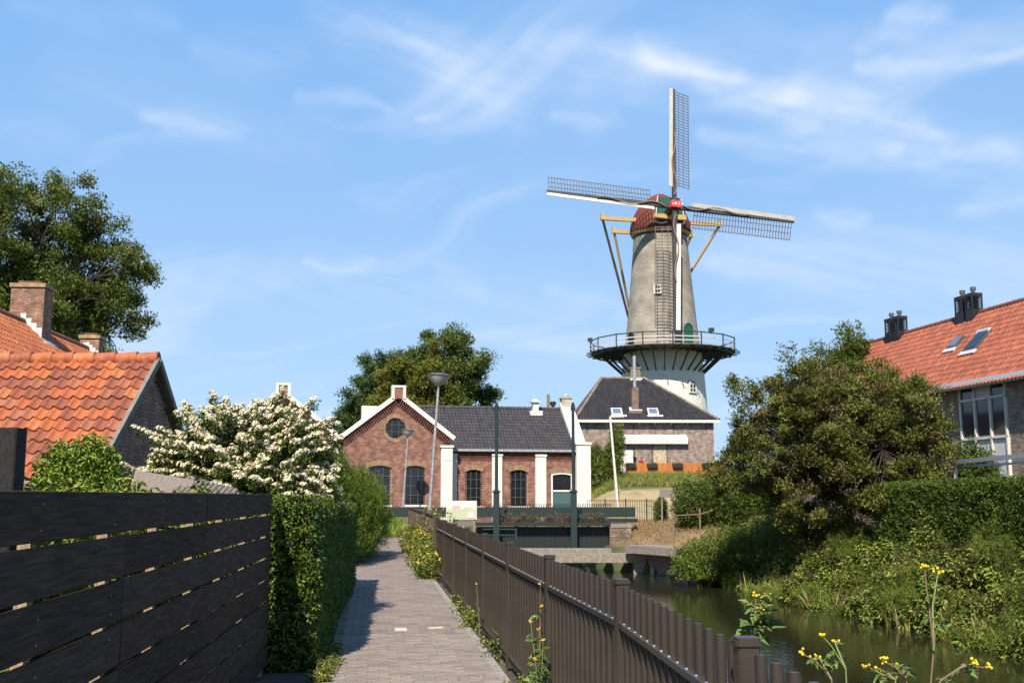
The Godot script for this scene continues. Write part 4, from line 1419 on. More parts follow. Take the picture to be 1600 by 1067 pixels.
		c.bar(Vector3(0, r * 0.4, -0.14), Vector3(0, r * 0.4 + 0.3, -0.12), 0.03, 0.03); c.bar(Vector3(0, r * 0.4 + 0.3, -0.13), Vector3(0, r * 0.4 + 0.25, 0.0), 0.03, 0.03); c.bar(Vector3(0, r * 0.4 + 0.25, 0), Vector3(0, r * 0.4, 0), 0.02, 0.02)
		part(o, "bracket", c, M.blackmetal)

# ---------------------------------------------------------------- houses with orange tiles
func brick_box(mb: MB, o: Vector3, size: Vector3, tones: Array, mortar: Color) -> void:
	# four brick faces round an upright block standing on o (its lower centre)
	var no := func(_x: float, _y: float) -> bool: return false
	var hx := size.x / 2; var hz := size.z / 2
	bricks(mb, o + Vector3(-hx, 0, hz), Vector3.RIGHT, size.x, size.y, Vector3.BACK, tones, mortar, no)
	bricks(mb, o + Vector3(hx, 0, hz), Vector3.FORWARD, size.z, size.y, Vector3.RIGHT, tones, mortar, no)
	bricks(mb, o + Vector3(-hx, 0, -hz), Vector3.BACK, size.z, size.y, Vector3.LEFT, tones, mortar, no)
	bricks(mb, o + Vector3(hx, 0, -hz), Vector3.LEFT, size.x, size.y, Vector3.FORWARD, tones, mortar, no)
func tile_houses() -> void:
	rng.seed = 2000
	var orange := [Color(0.50, 0.135, 0.045), Color(0.56, 0.16, 0.05), Color(0.43, 0.115, 0.045), Color(0.60, 0.19, 0.065), Color(0.36, 0.11, 0.055), Color(0.47, 0.16, 0.075)]
	var H := thing("tiled_outbuilding", "low brick outbuilding with orange pantile roof behind the black board fence", "shed", Vector3(-6.25, 0, -19.0))
	var ry := 4.0; var run := 2.75; var rise := 2.15
	var body := MB.new()
	body.hexa([Vector3(-6, 0, run - 0.3), Vector3(-0.1, 0, run - 0.3), Vector3(-0.1, 0, -run + 0.3), Vector3(-6, 0, -run + 0.3), Vector3(-6, ry - rise + 0.1, run - 0.3), Vector3(-0.1, ry - rise + 0.1, run - 0.3), Vector3(-0.1, ry - rise + 0.1, -run + 0.3), Vector3(-6, ry - rise + 0.1, -run + 0.3)])
	body.tri(Vector3(-0.1, ry - rise, run - 0.3), Vector3(-0.1, ry - rise, -run + 0.3), Vector3(-0.1, ry - 0.2, 0))
	part(H, "wall", body, M.concrete)
	var bw := MB.new()
	var house_brick := [Color(0.40, 0.215, 0.145), Color(0.43, 0.24, 0.165), Color(0.37, 0.195, 0.13), Color(0.41, 0.25, 0.18)]
	bricks(bw, Vector3(-0.09, 0, run - 0.3), Vector3.FORWARD, 2 * run - 0.6, ry, Vector3.RIGHT, house_brick, Color(0.36, 0.30, 0.25), func(x: float, y: float) -> bool: return y > ry - 0.12 - absf(x - run + 0.3) * rise / run )
	part(H, "brickwork", bw, M.brick, "stuff")
	var d := Vector3(0, -rise, run).normalized(); var n := Vector3(0, run, rise).normalized()
	var pu := 0.212; var pv := 0.31
	var shapes := []
	for c in orange:
		for q in 2:
			var mb := MB.new()
			tile_into(mb, Vector3.ZERO, Vector3.RIGHT, d, n, pu, pv, jit(c, 0.1), 1.1)
			shapes.append(mb.mesh())
	var under := MB.new()
	under.quad(Vector3(-6, ry - 0.03, 0), Vector3(-6, ry - 0.03 - rise * 1.02, run * 1.02), Vector3(0.02, ry - 0.03 - rise * 1.02, run * 1.02), Vector3(0.02, ry - 0.03, 0))
	under.quad(Vector3(-6, ry - 0.03, 0), Vector3(0.02, ry - 0.03, 0), Vector3(0.02, ry - 0.03 - rise, -run), Vector3(-6, ry - 0.03 - rise, -run))
	var rf := part(H, "roof", under, M.greywood)
	var rest := MB.new()
	var fn := FastNoiseLite.new()
	fn.seed = 8; fn.frequency = 1.3
	var slope := Vector2(run, rise).length()
	for r in int(slope / pv):
		for k in 28:
			var p := Vector3(-(k + 1) * pu, ry, 0) + d * pv * r + n * rng.randf_range(-0.004, 0.006)
			var old := fn.get_noise_2d(p.x, p.z * 1.6)
			if k < 17:
				var kind := (4 if old > 0.12 else (5 if old > 0.03 else rng.randi() % 4)) * 2 + rng.randi() % 2
				var o := part_mesh(rf, "tile", shapes[kind], M.tile)
				o.transform = Transform3D(Basis(n, rng.randf_range(-0.015, 0.015)), p)
			else:
				tile_into(rest, p, Vector3.RIGHT, d, n, pu, pv, jit(orange[rng.randi() % 6], 0.1))
	tile_sheet(rest, Vector3(0, ry, 0), Vector3.LEFT, Vector3(0, -rise, -run).normalized(), Vector3(0, run, -rise).normalized(), 28, 11, pu, pv, orange)
	part(rf, "tiles", rest, M.tile, "stuff")
	for k in 16:
		var mb := MB.new()
		var x := -k * 0.37
		mb.tube([Vector3(x + 0.03, ry + 0.045, 0), Vector3(x - 0.36, ry + 0.03, 0)], [0.125, 0.108], 12, jit(orange[k % 4], 0.12))
		part(rf, "ridge_tile", mb, M.tile)
	var ve := MB.new()
	for sg in [1.0, -1.0]:
		ve.bar(Vector3(0.03, ry + 0.0, sg * 0.02), Vector3(0.03, ry - rise * 1.03 + 0.0, sg * run * 1.03), 0.07, 0.12, Color(0.8, 0.8, 0.8))
	part(rf, "verge", ve, M.concrete)
	# the taller house behind
	var a := 0.067
	var B := thing("tiled_house", "house with orange tiled roof and two brick chimneys behind the low outbuilding", "house", Vector3(-16.39, 0, -42.5), a)
	ry = 7.2; run = 5.0; rise = 4.5
	var len := 20.0
	var wl := MB.new()
	wl.hexa([Vector3(-4.6, 0, len), Vector3(4.6, 0, len), Vector3(4.6, 0, 0.1), Vector3(-4.6, 0, 0.1), Vector3(-4.6, 2.9, len), Vector3(4.6, 2.9, len), Vector3(4.6, 2.9, 0.1), Vector3(-4.6, 2.9, 0.1)], Color(0.25, 0.15, 0.11))
	wl.tri(Vector3(4.6, 2.9, 0.1), Vector3(-4.6, 2.9, 0.1), Vector3(0, ry - 0.2, 0.1), Color(0.25, 0.15, 0.11))
	part(B, "wall", wl, M.brick)
	var rb := MB.new()
	var dd := Vector3(run, -rise, 0).normalized(); var nn := Vector3(rise, run, 0).normalized()
	tile_sheet(rb, Vector3(0, ry, 0), Vector3.BACK, dd, nn, 92, 21, 0.215, 0.32, [orange[0], orange[1], orange[2], orange[3]], 0.1)
	tile_sheet(rb, Vector3(0, ry, len), Vector3.FORWARD, Vector3(-run, -rise, 0).normalized(), Vector3(-rise, run, 0).normalized(), 46, 21, 0.43, 0.32, orange)
	var rr := part(B, "roof", rb, M.tile)
	var rg := MB.new()
	for k in 52:
		rg.tube([Vector3(0, ry + 0.05, k * 0.385), Vector3(0, ry + 0.035, k * 0.385 + 0.4)], [0.12, 0.105], 8, jit(Color(0.3, 0.11, 0.06), 0.2))
	part(rr, "ridge_tiles", rg, M.tile)
	for q in [[7.3, 1.05, 0.8, 8.5], [0.95, 0.7, 0.55, 7.75]]:
		var ch := MB.new()
		var z: float = q[0]
		ch.box(Vector3(0.1, (6.2 + q[3] - 0.14) / 2, z), Vector3(q[1] - 0.01, q[3] - 0.14 - 6.2, q[2] - 0.01), Color(0.30, 0.25, 0.2))
		brick_box(ch, Vector3(0.1, 6.2, z), Vector3(q[1], q[3] - 6.2 - 0.12, q[2]), house_brick, Color(0.36, 0.30, 0.25))
		var chn := part(rr, "chimney", ch, M.brick)
		var s := MB.new()
		s.box(Vector3(0.1, q[3] - 0.05, z), Vector3(q[1] + 0.1, 0.13, q[2] + 0.1), Color(0.75, 0.6, 0.35))
		part(chn, "cap_slab", s, M.sandstone)
		s = MB.new()
		s.box(Vector3(0.1, q[3] + 0.05, z), Vector3(q[1] * 0.7, 0.12, q[2] * 0.7), Color(0.25, 0.10, 0.07))
		part(chn, "cap_bricks", s, M.brick)
		s = MB.new()
		for k in 6:
			var x: float = 0.1 - q[1] / 2 + q[1] * (k + 0.5) / 6.0
			var y: float = ry - absf(x) * rise / run
			s.box(Vector3(x, y + 0.12, z + q[2] / 2 + 0.012), Vector3(q[1] / 6.0 + 0.002, 0.42, 0.02))
		s.box(Vector3(0.1 + q[1] / 2 + 0.1, ry - (q[1] / 2 + 0.2) * rise / run + 0.08, z), Vector3(0.3, 0.02, q[2] + 0.3), Color.WHITE, Basis(dd, nn, Vector3.BACK))
		part(chn, "flashing", s, M.lead)
	var vp := MB.new()
	vp.tube([Vector3(2.0, ry - 2.0 * rise / run - 0.1, 4.2), Vector3(2.0, ry - 2.0 * rise / run + 0.45, 4.2)], [0.16, 0.14], 10)
	part(rr, "vent_pipe", vp, M.blackmetal)

func row_house() -> void:
	rng.seed = 2500
	var H := thing("row_house", "terraced house with red tiled roof, black flues and large grey panelled windows", "house", Vector3(17.14, 0, -36.2), 0.173)
	var eh := 5.78; var run := 3.12; var rise := 3.22
	var near := 8.0; var far := -19.0
	var wall := MB.new()
	wall.hexa([Vector3(0.4, -0.5, near), Vector3(6.0, -0.5, near), Vector3(6.0, -0.5, far), Vector3(0.4, -0.5, far), Vector3(0.4, eh, near), Vector3(6.0, eh, near), Vector3(6.0, eh, far), Vector3(0.4, eh, far)])
	wall.tri(Vector3(6.0, eh, far), Vector3(0.4, eh, far), Vector3(run, eh + rise - 0.2, far))
	part(H, "wall", wall, M.sandstone)
	var tone := [Color(0.40, 0.285, 0.215), Color(0.44, 0.32, 0.25), Color(0.36, 0.255, 0.20), Color(0.46, 0.345, 0.275)]
	var bays := [[-4.3, -1.5], [-10.6, -7.6], [2.0, 5.0]]
	var bw := MB.new()
	bricks(bw, Vector3(0.39, 0, far), Vector3.BACK, near - far, eh - 0.05, Vector3.LEFT, tone, Color(0.38, 0.33, 0.28), func(x: float, y: float) -> bool:
		for q in bays:
			if x + far > q[0] and x + far < q[1] and y > 0.4 and y < 5.62: return true
		return false)
	part(H, "brickwork", bw, M.brick, "stuff")
	for q in bays:
		var bay := MB.new()
		var w: float = q[1] - q[0]
		bay.box(Vector3(0.42, 3.0, (q[0] + q[1]) / 2), Vector3(0.1, 5.24, w))
		var bn := part(H, "window_bay", bay, M.panelgrey)
		for k in 3:
			var z: float = q[0] + w * (k + 0.5) / 3.0
			var b := w / 3.0
			# local u runs towards the near end
			var fr := func(y0: float, y1: float, glass: Material, called: String) -> void:
				var m := MB.new()
				m.box(Vector3(0.36, (y0 + y1) / 2, z), Vector3(0.03, y1 - y0 - 0.14, b - 0.16))
				part(bn, called, m, glass)
			fr.call(5.12 if k != 1 else 5.2, 5.62, M.pane if k != 1 else M.panelgrey, "top_light")
			fr.call(3.72, 5.12, M.pane, "pane")
			fr.call(2.35, 3.68, M.panelgrey, "panel")
			fr.call(0.6, 2.3, M.pane, "pane")
		var bars := MB.new()
		for k in 4: bars.box(Vector3(0.33, 3.0, q[0] + w * k / 3.0 + (0.04 if k == 0 else (-0.04 if k == 3 else 0.0))), Vector3(0.10, 5.24, 0.08))
		for y in [0.5, 2.32, 3.70, 5.13, 5.6]: bars.box(Vector3(0.335, y, (q[0] + q[1]) / 2), Vector3(0.11, 0.07, w))
		part(bn, "frame", bars, M.white)
	var dp := MB.new()
	dp.tube([Vector3(0.3, eh - 0.1, 1.6), Vector3(0.3, 0.0, 1.6)], [0.05, 0.05], 8)
	part(H, "downpipe", dp, M.zinc)
	var d := Vector3(-run, -rise, 0).normalized(); var n := Vector3(-rise, run, 0).normalized()
	var red := [Color(0.36, 0.088, 0.04), Color(0.40, 0.105, 0.046), Color(0.32, 0.08, 0.04), Color(0.43, 0.125, 0.056)]
	var top := Vector3(run, eh + rise, 0)
	var slope := Vector2(run, rise).length()
	var rb := MB.new()
	var rows := int(slope / 0.32) + 1
	tile_sheet(rb, top + Vector3(0, 0, far), Vector3.BACK, d, n, int((near - far) / 0.22), rows, 0.22, 0.32, red, 0.1)
	rb.quad(top + Vector3(0, 0, far), top + Vector3(0, 0, near), top + Vector3(run + 0.3, -rise, near), top + Vector3(run + 0.3, -rise, far), red[0])
	var rf := part(H, "roof", rb, M.tile)
	var rg := MB.new()
	for k in 70: rg.tube([top + Vector3(0, 0.03, far + k * 0.385), top + Vector3(0, 0.02, far + k * 0.385 + 0.4)], [0.12, 0.105], 8, jit(Color(0.25, 0.09, 0.06), 0.15))
	part(rf, "ridge_tiles", rg, M.tile)
	var g := MB.new()
	g.box(Vector3(-0.12, eh - 0.12, (near + far) / 2), Vector3(0.2, 0.26, near - far))
	part(rf, "gutter", g, M.panelgrey)
	# louvred flue housings, in pairs astride the ridge
	for q in [-7.85, -7.1, -13.6, -12.9]:
		var o := top + Vector3(-0.14, -0.1, q)
		var f := MB.new()
		f.box(o + Vector3(0, -0.05, 0), Vector3(0.5, 0.62, 0.5))
		f.box(o + Vector3(0, 0.86, 0), Vector3(0.5, 0.14, 0.5))
		for sx in [-1, 1]:
			for sz in [-1, 1]: f.box(o + Vector3(sx * 0.22, 0.5, sz * 0.22), Vector3(0.05, 0.62, 0.05))
		for k in 6: f.box(o + Vector3(0, 0.31 + k * 0.085, 0), Vector3(0.48, 0.02, 0.48))
		var fl := part(rf, "flue_housing", f, M.blackmetal)
		f = MB.new()
		f.tube([o + Vector3(0, 0.25, 0), o + Vector3(0, 1.05, 0), o + Vector3(0, 1.07, 0), o + Vector3(0, 1.2, 0)], [0.08, 0.08, 0.12, 0.12], 10)
		part(fl, "flue_pipe", f, M.lamplid)
	# skylights
	var RB := Basis(Vector3.BACK, -d, n)
	for q in [[-4.9, 0.47, 0.85, 1.1, 0.5], [-6.6, 0.42, 0.6, 0.65, 0.0]]:
		var p: Vector3 = top + d * slope * q[1] + Vector3(0, 0, q[0]) + n * 0.09
		var s := MB.new()
		s.box(p, Vector3(q[2], q[3], 0.1), Color.WHITE, RB)
		var sk := part(rf, "skylight", s, M.lamplid)
		s = MB.new()
		s.box(p + n * 0.045, Vector3(q[2] - 0.16, q[3] - 0.16, 0.05), Color.WHITE, RB)
		part(sk, "pane", s, M.skylight if q[4] < 0.1 else M.pane)
		if q[4] > 0.1:
			var sb := Basis(Vector3.BACK, -q[4]) if false else Basis(RB.x, q[4]) * RB
			s = MB.new()
			var c: Vector3 = p - d * q[3] * 0.5 + sb * Vector3(0, -q[3] * 0.5, 0) + n * 0.1
			s.box(c, Vector3(q[2], q[3], 0.06), Color.WHITE, sb)
			part(sk, "sash", s, M.panelgrey)
			s = MB.new()
			s.box(c + sb.z * 0.02, Vector3(q[2] - 0.18, q[3] - 0.18, 0.05), Color.WHITE, sb)
			part(sk, "pane", s, M.skylight)
		s = MB.new()
		s.box(p + d * (q[3] * 0.5 + 0.1), Vector3(q[2] + 0.2, 0.2, 0.05), Color.WHITE, RB)
		part(sk, "flashing", s, M.lead)
	# grey garden pergola in front of it
	var pg := thing("pergola", "grey metal frame with a sloping top bar beside the clipped hedge", "pergola", Vector3(14.2, 0.45, -33.0), 0.173)
	var a := at(1493, 722, 33.5) - pg.position; var b := at(1600, 712, 28.0) - pg.position
	a = pg.basis.inverse() * a; b = pg.basis.inverse() * b
	var e := b + (b - a) * 0.4
	for q in [[a, e, 0.12, "top_bar"], [a + Vector3(0, -0.14, 0.1), e + Vector3(0, -0.2, 0.1), 0.06, "lower_bar"], [Vector3(a.x, 0, a.z), a, 0.08, "post"], [Vector3(e.x, 0, e.z), e, 0.08, "post"]]:
		var m := MB.new()
		m.bar(q[0], q[1], q[2], q[2])
		part(pg, q[3], m, M.panelgrey)

# ---------------------------------------------------------------- near things
func railing() -> void:
	var R := thing("steel_railing", "brown steel railing of round pickets between the footpath and the canal", "railing", Vector3.ZERO, PYAW)
	R.position = pw(1.0, 1.345)
	var pitch := 2.455
	var first := 3.45 - 1.0
	var kmin := -1; var kmax := 8
	var across := {-1: -0.33, 0: -0.155}
	for k in range(kmin, kmax + 1):
		var a := Vector3(across.get(k, 0.0), 0, -(first + k * pitch))
		var b := Vector3(across.get(k + 1, 0.0), 0, -(first + (k + 1) * pitch))
		var len := a.distance_to(b)
		var dir := (b - a) / len
		var turned := Basis(Vector3.UP.cross(-dir), Vector3.UP, -dir)
		var m := MB.new()
		m.cbox(a + Vector3(0, 0.59, 0), Vector3(0.072, 1.18, 0.072), 0.006, Color.WHITE, turned)
		var p := part(R, "post", m, M.railpaint)
		m = MB.new()
		m.cbox(a + Vector3(0, 1.188, 0), Vector3(0.086, 0.016, 0.086), 0.008, Color.WHITE, turned)
		m.cbox(a + Vector3(0, 1.2, 0), Vector3(0.074, 0.010, 0.074), 0.008, Color.WHITE, turned)
		part(p, "post_cap", m, M.railpaint)
		if k == kmax: continue
		for y in [0.965, 0.13]:
			m = MB.new()
			m.cbox((a + b) / 2 + Vector3.UP * y, Vector3(0.052, len - 0.074, 0.036), 0.005, Color.WHITE, turned * Basis(Vector3.RIGHT, PI / 2))
			part(R, "rail", m, M.railpaint)
		var bolts := MB.new()
		for j in 14:
			var o := a.lerp(b, (j + 1) / 15.0)
			m = MB.new()
			m.tube([o + Vector3(0, 0.05, 0), o + Vector3(0, 1.165, 0), o + Vector3(0, 1.172, 0)], [0.0195, 0.0195, 0.014], 12)
			part(R, "picket", m, M.railpaint)
			bolts.box(o + Vector3(-0.022, 0.986, 0.024), Vector3(0.009, 0.007, 0.009))
		part(R, "weld_beads", bolts, M.zinc, "stuff")

func board_fence() -> void:
	rng.seed = 55
	var turn := atan(0.0932)
	var N := thing("board_fence", "tall black stained board fence with narrow gaps beside the path", "fence", Vector3(-2.298, 0, -10.3), turn)
	var ends := [-0.28, 3.1, 5.16, 7.22, 9.3]
	for e in ends.size() - 1:
		var z0: float = ends[e]; var z1: float = ends[e + 1]
		for k in 8:
			var m := MB.new()
			var y1 := 1.668 - k * 0.201
			m.cbox(Vector3(rng.randf_range(-0.002, 0.002), y1 - 0.0915, (z0 + z1) / 2), Vector3(0.024, z1 - z0 - 0.008, 0.183), 0.003, jit(Color(0.9, 0.9, 0.9), 0.2), Basis(Vector3.RIGHT, PI / 2))
			part(N, "board", m, M.blackwood)
	var screws := MB.new()
	for z in [-0.1, 1.2, 2.35, 3.4, 4.4, 5.35, 6.35, 7.4, 8.5]:
		var m := MB.new()
		m.box(Vector3(-0.037, 0.80, z), Vector3(0.045, 1.6, 0.07))
		part(N, "post", m, M.postwood)
		for k in 8:
			for q in [-0.045, 0.045]: screws.box(Vector3(0.0125, 1.668 - k * 0.201 - 0.0935 + q + rng.randf_range(-0.006, 0.006), z + rng.randf_range(-0.02, 0.02)), Vector3(0.002, 0.007, 0.007))
	part(N, "screws", screws, M.zinc, "stuff")
	var G := thing("gate_post", "dark wooden post with a cross rail rising above the board fence", "post", Vector3(-2.10, 0, -4.55), 0.0)
	var m := MB.new()
	m.cbox(Vector3(0, 0.965, 0), Vector3(0.105, 1.93, 0.105), 0.006)
	part(G, "post", m, M.darkstain)
	m = MB.new()
	m.bar(Vector3(-0.06, 1.88, 0), Vector3(-1.2, 1.88, 0.15), 0.05, 0.09)
	part(G, "cross_rail", m, M.darkstain)
	m = MB.new()
	m.bar(Vector3(-0.06, 1.78, 0.05), Vector3(-1.2, 1.78, 0.2), 0.02, 0.03)
	part(G, "white_batten", m, M.white)

func sluice() -> void:
	var z := -48.0
	var S := thing("sluice_gate", "dark green steel sluice gate with a spiked rail across the canal", "sluice", Vector3(1.5, 0.45, z))
	var y := func(px: float) -> float: return at(800, px, 48.0).y - 0.45
	var x := func(px: float) -> float: return at(px, 775, 48.0).x - 1.5
	var leaf := MB.new()
	leaf.box(Vector3((x.call(745) + x.call(950)) / 2, (y.call(823) + y.call(856)) / 2, 0), Vector3(x.call(950) - x.call(745), y.call(823) - y.call(856), 0.12))
	part(S, "gate_leaf", leaf, M.darkiron)
	for k in 46:
		var b := MB.new()
		var xx: float = lerpf(x.call(747), x.call(948), k / 45.0)
		b.bar(Vector3(xx, y.call(826), 0.1), Vector3(xx, y.call(864), 0.1), 0.045, 0.05)
		part(S, "screen_bar", b, M.darkgreen if k % 9 else M.darkiron)
	var walk := MB.new()
	walk.box(Vector3((x.call(740) + x.call(952)) / 2, y.call(819), 0.1), Vector3(x.call(952) - x.call(740), 0.12, 0.9))
	part(S, "walkway", walk, M.darkiron)
	for k in 60:
		var b := MB.new()
		var xx: float = lerpf(x.call(742), x.call(951), k / 59.0)
		b.bar(Vector3(xx, y.call(818), 0.5), Vector3(xx, y.call(793), 0.5), 0.026, 0.026)
		b.bar(Vector3(xx, y.call(793), 0.5), Vector3(xx + 0.05, y.call(787), 0.62), 0.022, 0.022)
		part(S, "spike", b, M.darkgreen)
	for q in [794, 805, 817]:
		var b := MB.new()
		b.bar(Vector3(x.call(740), y.call(q), 0.5), Vector3(x.call(952), y.call(q), 0.5), 0.05, 0.07)
		part(S, "rail", b, M.darkgreen)
	for q in [776, 895]:
		var p := MB.new()
		p.bar(Vector3(x.call(q), y.call(862), 0.68), Vector3(x.call(q), y.call(770), 0.68), 0.26, 0.26)
		p.tube([Vector3(x.call(q), y.call(770), 0.68), Vector3(x.call(q), y.call(764), 0.68), Vector3(x.call(q), y.call(645), 0.68)], [0.16, 0.075, 0.07], 10)
		p.tube([Vector3(x.call(q), y.call(645), 0.68), Vector3(x.call(q), y.call(640), 0.68), Vector3(x.call(q), y.call(631), 0.68)], [0.07, 0.11, 0.05], 8)
		p.box(Vector3(x.call(q), y.call(768), 0.68), Vector3(0.36, 0.06, 0.36))
		part(S, "lifting_mast", p, M.darkgreen)
	var beam := MB.new()
	beam.box(Vector3((x.call(600) + x.call(998)) / 2, (y.call(793) + y.call(809)) / 2, -1.5), Vector3(x.call(998) - x.call(600), y.call(793) - y.call(809), 0.3))
	part(S, "balance_beam", beam, M.darkgreen)
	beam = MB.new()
	beam.box(Vector3((x.call(940) + x.call(1000)) / 2, y.call(814), -1.2), Vector3(x.call(1000) - x.call(940), 0.16, 0.5))  # dark bar modelled in place of the shadow under the beam end
	part(S, "beam_shadow", beam, M.darkiron)
	# rusty reed litter caught behind the rail
	rng.seed = 77
	var sp := Spray.new()
	for k in 900: sp.add(Vector3(rng.randf_range(x.call(770), x.call(948)), rng.randf_range(0.0, 0.34), rng.randf_range(-0.6, 0.1)), rbasis(rng.randf_range(0.12, 0.3), 1.4), pick([Color(0.36, 0.19, 0.08), Color(0.22, 0.11, 0.05), Color(0.42, 0.27, 0.13)]))
	var lt := sprayed(self, "reed_litter", sp, M.fine, M.leafdull, "stuff")
	lt.position = S.position
	lt.set_meta("label", "heap of dry rusty reeds caught behind the sluice rail"); lt.set_meta("category", "litter")
	# piers and walls
	var pier := thing("sluice_pier", "brown brick pier at the end of the sluice gate", "pier", Vector3(4.68, -1.6, -48.0))
	rng.seed = 88
	var pm := MB.new()
	pm.box(Vector3(0, 0.95, -1.0), Vector3(0.88, 1.9, 2.9))
	brick_box(pm, Vector3(0, 0, -1.0), Vector3(0.9, 1.9, 2.92), [Color(0.27, 0.19, 0.14), Color(0.31, 0.23, 0.17), Color(0.22, 0.16, 0.13)], Color(0.3, 0.26, 0.22))
	part(pier, "brickwork", pm, M.brick)
	pm = MB.new()
	pm.box(Vector3(0, 1.97, -1.0), Vector3(1.0, 0.13, 3.0))
	part(pier, "cap_slab", pm, M.concrete)
	var W := thing("concrete_weir", "low concrete beam crossing the water before the sluice gate", "beam", Vector3(2.0, -1.5, -45.0))
	var wm := MB.new()
	wm.box(Vector3(-0.6, 0.67, 0), Vector3(7.8, 0.36, 0.7))
	part(W, "front_beam", wm, M.concrete)
	wm = MB.new()
	wm.box(Vector3(-1.2, 0.90, -0.9), Vector3(6.6, 0.2, 0.6))
	part(W, "rear_beam", wm, M.concrete)
	for q in [-4.2, 3.15]:
		wm = MB.new()
		wm.box(Vector3(q, 0.2, -0.2), Vector3(0.5, 1.4, 1.2))
		part(W, "pier", wm, M.concrete)
	var V := thing("wing_wall", "concrete wing wall with fender posts along the far bank", "wall", Vector3(5.6, -1.6, -44.0))
	wm = MB.new()
	var a := Vector3(-0.1, 0, -0.9); var b := Vector3(2.9, 0, 4.6)
	var nn := (b - a).cross(Vector3.UP).normalized()
	wm.bar(a + Vector3.UP * 0.35, b + Vector3.UP * 0.35, 0.4, 1.5)
	part(V, "wall_body", wm, M.concrete)
	wm = MB.new()
	wm.bar(a + Vector3.UP * 1.15 + nn * 0.4, b + Vector3.UP * 1.15 + nn * 0.4, 1.4, 0.3)
	part(V, "coping", wm, M.concrete)
	for q in 5:
		wm = MB.new()
		var p := a.lerp(b, 0.12 + q * 0.17) + nn * 0.32
		wm.bar(p + Vector3.UP * -0.6, p + Vector3.UP * 0.42, 0.22, 0.14)
		part(V, "fender_post", wm, M.sandstone)

func lamp(where: Vector3, h: float, lean: Vector3, label: String) -> void:
	var L := thing("street_lamp", label, "street lamp", where, 0.0, "lamps along the footpath")
	L.basis = Basis(Quaternion(Vector3.UP, (Vector3.UP + lean).normalized()))
	var m := MB.new()
	m.tube([Vector3(0, -0.1, 0), Vector3(0, 1.35, 0), Vector3(0, 1.45, 0), Vector3(0, h - 0.42, 0)], [0.072, 0.072, 0.055, 0.038], 14)
	part(L, "pole", m, M.steel)
	m = MB.new()
	m.lathe([Vector2(0.0, h - 0.42), Vector2(0.06, h - 0.42), Vector2(0.10, h - 0.38), Vector2(0.20, h - 0.34), Vector2(0.33, h - 0.14), Vector2(0.345, h - 0.10)], 28)
	part(L, "bowl", m, M.lampbowl)
	m = MB.new()
	m.lathe([Vector2(0.33, h - 0.11), Vector2(0.37, h - 0.10), Vector2(0.37, h - 0.07), Vector2(0.26, h - 0.02), Vector2(0.0, h)], 28)
	part(L, "lid", m, M.lamplid)

